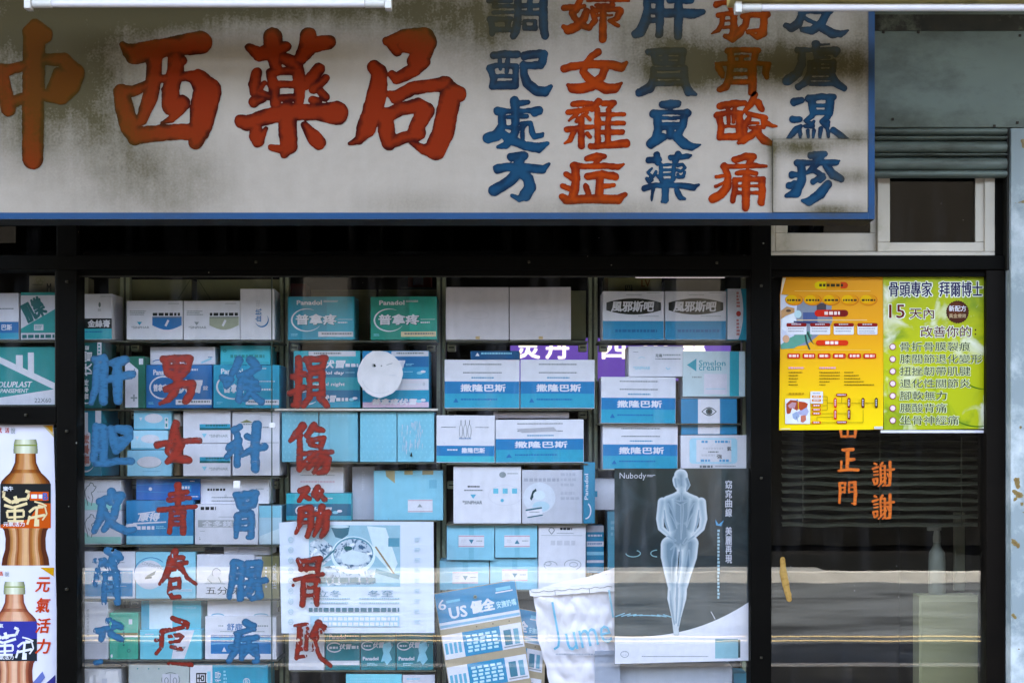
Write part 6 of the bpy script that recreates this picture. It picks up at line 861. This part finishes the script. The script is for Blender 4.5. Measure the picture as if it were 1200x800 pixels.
def bq(u, v): return (A[0]*(1-u)*(1-v)+B_[0]*u*(1-v)+C_[0]*u*v+D_[0]*(1-u)*v, A[1]*(1-u)*(1-v)+B_[1]*u*(1-v)+C_[1]*u*v+D_[1]*(1-u)*v)
kb = K(Yb); gxx, gyy = np.meshgrid(np.linspace(0, 1, NX+1), np.linspace(0, 1, NY+1)); wr = np.abs(vnoise(gxx*4+gyy*5, gyy*5-gxx*3, 8, 1.1)-.5)*.026 + np.abs(vnoise(gxx*8-gyy*9, gyy*8+gxx*6, 9, 1)-.5)*.016
for sd in (0, 1):
    for j in range(NY+1):
        for i in range(NX+1):
            x, y_ = bq(i/NX, j/NY); ed = math.sin(math.pi*i/NX)**.5; x += (1.6*math.sin(j*.23+.4) + .5*math.sin(j*.9))*(1-i/NX); vs.append(((x-OB[0])*kb, (-1 if sd == 0 else 1)*.0015 - (wr[j, i] if sd == 0 else 0), (OB[1]-y_)*kb))
nn = (NX+1)*(NY+1); fs = [(j*(NX+1)+i, j*(NX+1)+i+1, (j+1)*(NX+1)+i+1, (j+1)*(NX+1)+i) for j in range(NY) for i in range(NX)]; fs += [tuple(q+nn for q in f[::-1]) for f in fs]
b.add(vs, fs, mat('bag_plastic', '#e3dde4', .32, mott=.05, scale=12)); o = b.build('plastic_bag', smooth=True, loc=(PX(OB[0], Yb), Yb, PZ(OB[1], Yb))); tag(o, 'crumpled white plastic bag with large pale blue lettering and a folded top', 'bag')
b = MB(); rg = np.random.RandomState(6); top = [(620+i*5, 690.5-i*.42-1.6*(i > 14)) for i in range(21)]; low = [(620+i*5+1, 697.5-i*.3+rg.uniform(-.9, .9)) for i in range(20, -1, -1)]
b.prism([((x-OB[0])*kb, (OB[1]-y_)*kb) for x, y_ in top+low], -.0195, -.0175, mat('bag_fold', '#ebe6ea', .3, mott=.04, scale=20, bump=.4, bscale=14)); b.build('folded_top', o)
b = MB(); b.prism([((x-OB[0])*kb, (OB[1]-y_)*kb) for x, y_ in [(632, 689.2), (650, 683), (690, 675), (722, 664), (722, 682)]], -.006, -.0045, mat('bag_fold', '')); b.build('flap', o)
p = Print(o, OB[0], OB[1], Yb, 'lettering_and_fold_shadow', -.0205); p.l([(622+i*5, 692.5-i*.36+(.8 if i % 3 else -.6)) for i in range(20)], .55, '#5a5a5e'); p.l([(650, 691), (650.5, 696)], .6, MG).l([(690, 688), (690.5, 694)], .6, MG); p.y0 = -.021; p.l([(647, 704), (655, 748), (654, 756), (649, 759)], 2.6, '#7fb4e0').t('ume', 663, 735, 716, 756, '#8abbe4', -.008, 0, 12).l([(713, 690), (718, 722)], 2.4, '#a9cbe6').m(651, 764, 716, 767, '#a8a4b0', 1, .4)  # wavy grey line is a painted shadow along the folded top
b = MB(); b.box(PX(697, .04), PX(727, .04), .04, .05, PZ(850, .04), PZ(762, .04), board('#a9a6b6'), .001); o = b.build('grey_card', loc=(0, 0, 0)); tag(o, 'blank grey card leaning in front of the white bag, left of the figure poster', 'card')

# ---- purple lit sign deep inside, red and white packets
YL = 1.5; b = MB(); b.box(PX(596, YL), PX(858, YL), YL, YL+.05, PZ(448, YL), PZ(394, YL), mat('sign_case', '#2a2438', .5), .004); o = b.build('light_box', loc=(0, 0, 0)); tag(o, 'purple lit sign with white characters glowing deep inside the shop, seen between the boxes', 'lit sign')
b = MB(); b.box(PX(598, YL), PX(856, YL), YL-.004, YL-.0005, PZ(446, YL), PZ(396, YL), mat('purple_glow', '#6a52c8', .5, emit=.05), 0); b.build('lit_face', o)
q = Print(o, 600, 520+EYE/K(YL), YL, 'printed_text', YL-.006); q.o = o
mwt = mat('white_glow', '#ffffff', .5, emit=.075)
for x, ch in ((606, '灵'), (640, '丹'), (706, '四'), (755, '中'), (800, '藥')): q.t(ch, x, 397, x+26, 420, mwt, .05)
YT = 1.9; b = MB(); b.lathe([(.005, -.19), (.005, .19)], (0, 0, 0), 'x', mat('reflection_glow', '#e8e4ff', .4, emit=.12), 14); o = b.build('reflection_glow_tube', smooth=True, loc=(PX(797, YT), YT, PZ(324, YT))); tag(o, 'small glowing tube added as a lamp reflection in the glass, above the black-oval boxes', 'lamp')  # glowing tube added to stand in for a lamp reflected in the glass
YT = 1.2; b = MB(); b.box(PX(478, YT), PX(505, YT), YT, YT+.1, PZ(337, YT), PZ(322, YT), board('#a83c30'), .002); b.box(PX(484, YT), PX(496, YT), YT-.003, YT-.0005, PZ(334, YT), PZ(324, YT), board('#c9c4c8'), .0005)
o = b.build('red_packet'); tag(o, 'red and white packet in the dark back of the shop, above the teal green box', 'packet')
b = MB(); b.box(PX(470, YT), PX(512, YT), YT-.02, YT+.3, PZ(340, YT), PZ(337.3, YT), mbd, .001); b.box(PX(470, YT), PX(473, YT), YT+.25, YT+.3, 0, PZ(337.4, YT), mbd, .001); b.box(PX(509, YT), PX(512, YT), YT+.25, YT+.3, 0, PZ(337.4, YT), mbd, .001); o = b.build('back_shelf'); tag(o, 'dark shelf at the back of the shop carrying a red and white packet', 'shelf')

# ---- behind the door: blind, pale cabinet, spray bottle
YV = .12; o = empty('venetian_blind', (PX(1030, YV), YV, PZ(318, YV)), 'dark half-lowered slatted blind hanging inside the door behind the orange characters', 'blind'); b = MB(); ms_ = mat('blind_slat', '#3c3b30', .35, mott=.15, scale=6, stretch=(.4, 1, 1))
for i in range(31):
    z = PZ(326+i*9.6, YV); x0, x1 = PX(916, YV), PX(1148, YV); n = 24
    vs = []
    for j in range(n+1):
        x = x0+(x1-x0)*j/n; sag = .0025*math.sin(j*.9+i*1.7)*(.4+.6*math.exp(-((j-4)/6)**2))
        vs += [(x, YV-.011, z-.007+sag), (x, YV-.002, z+.001+sag), (x, YV+.011, z+.005+sag)]
    b.add(vs, [f for j in range(n) for f in ((3*j, 3*j+3, 3*j+4, 3*j+1), (3*j+1, 3*j+4, 3*j+5, 3*j+2))], ms_)
q = b.build('slats', o); q.location = -o.location
b = MB()
for x in (940, 1030, 1125): b.box(PX(x, YV)-.001, PX(x, YV)+.001, YV-.0135, YV-.0115, PZ(616, YV), PZ(320, YV), ms_)
q = b.build('ladder_cord', o); q.location = -o.location
b = MB(); b.box(PX(914, YV), PX(1150, YV), YV-.015, YV+.015, PZ(324, YV), PZ(316, YV), ms_, .002); q = b.build('head_rail', o); q.location = -o.location
YC = .2; b = MB(); b.box(PX(1077, YC), PX(1148, YC), YC, YC+.07, 0, PZ(697, YC), mat('cabinet_cream', '#a59e78', .5, mott=.06, scale=5), .003); o = b.build('cabinet'); tag(o, 'low cream cabinet standing just inside the door at its right', 'cabinet')
b = MB(); b.box(PX(1080, YC), PX(1145, YC), YC-.004, YC-.0005, .1, PZ(704, YC), mat('cabinet_door', '#9d9670', .5, mott=.06, scale=5), .001); b.build('cabinet_door', o)
YB = .236; b = MB(); zb = PZ(690, YB); kk = K(YB); b.lathe([(.024, 0), (.026, .004), (.026, 38*kk), (.024, 48*kk), (.012, 56*kk), (.011, 60*kk)], (0, 0, 0), 'z', mat('bottle_white', '#84857a', .4), 22)
zc = PZ(697, YC)+.0005; o = b.build('spray_bottle', smooth=True, loc=(PX(1098, YB), YB, zc)); tag(o, 'whitish spray bottle standing on the cream cabinet inside the door', 'bottle')
b = MB(); b.lathe([(.012, 60*kk+.0005), (.012, 66*kk), (.009, 74*kk)], (0, 0, 0), 'z', mat('bottle_head', '#a5a59c', .4), 16); b.box(-.03, .012, -.008, .008, 74*kk, 80*kk, mat('bottle_head', ''), .003); b.build('spray_head', o)
b = MB(); b.box(PX(1119, .33), PX(1131, .33), .33, .35, zc, PZ(600, .33), mat('post_grey', '#8f8f80', .5), .002); o = b.build('grey_post'); tag(o, 'narrow grey post standing behind the spray bottle inside the door', 'post')
# ---- small bits stuck on the glass
for i, (x, y_, wd, ht, lb) in enumerate(((315.5, 495, 7, 6, 'tiny white tape square on the glass between the first and second bay'), (273.5, 563, 8, 9, 'small clear plastic clip with a printed square on the glass above the grey-strip box'))):
    b = MB(); b.box(PX(x, -.004), PX(x+wd, -.004), -.0062, -.0034, PZ(y_+ht, -.004), PZ(y_, -.004), mat('tape_bit', '#d6d2d6', .4, mott=.1, scale=90), .001); tag(b.build('tape_piece'), lb, 'tape')
for p in PRINTS: p.finish()
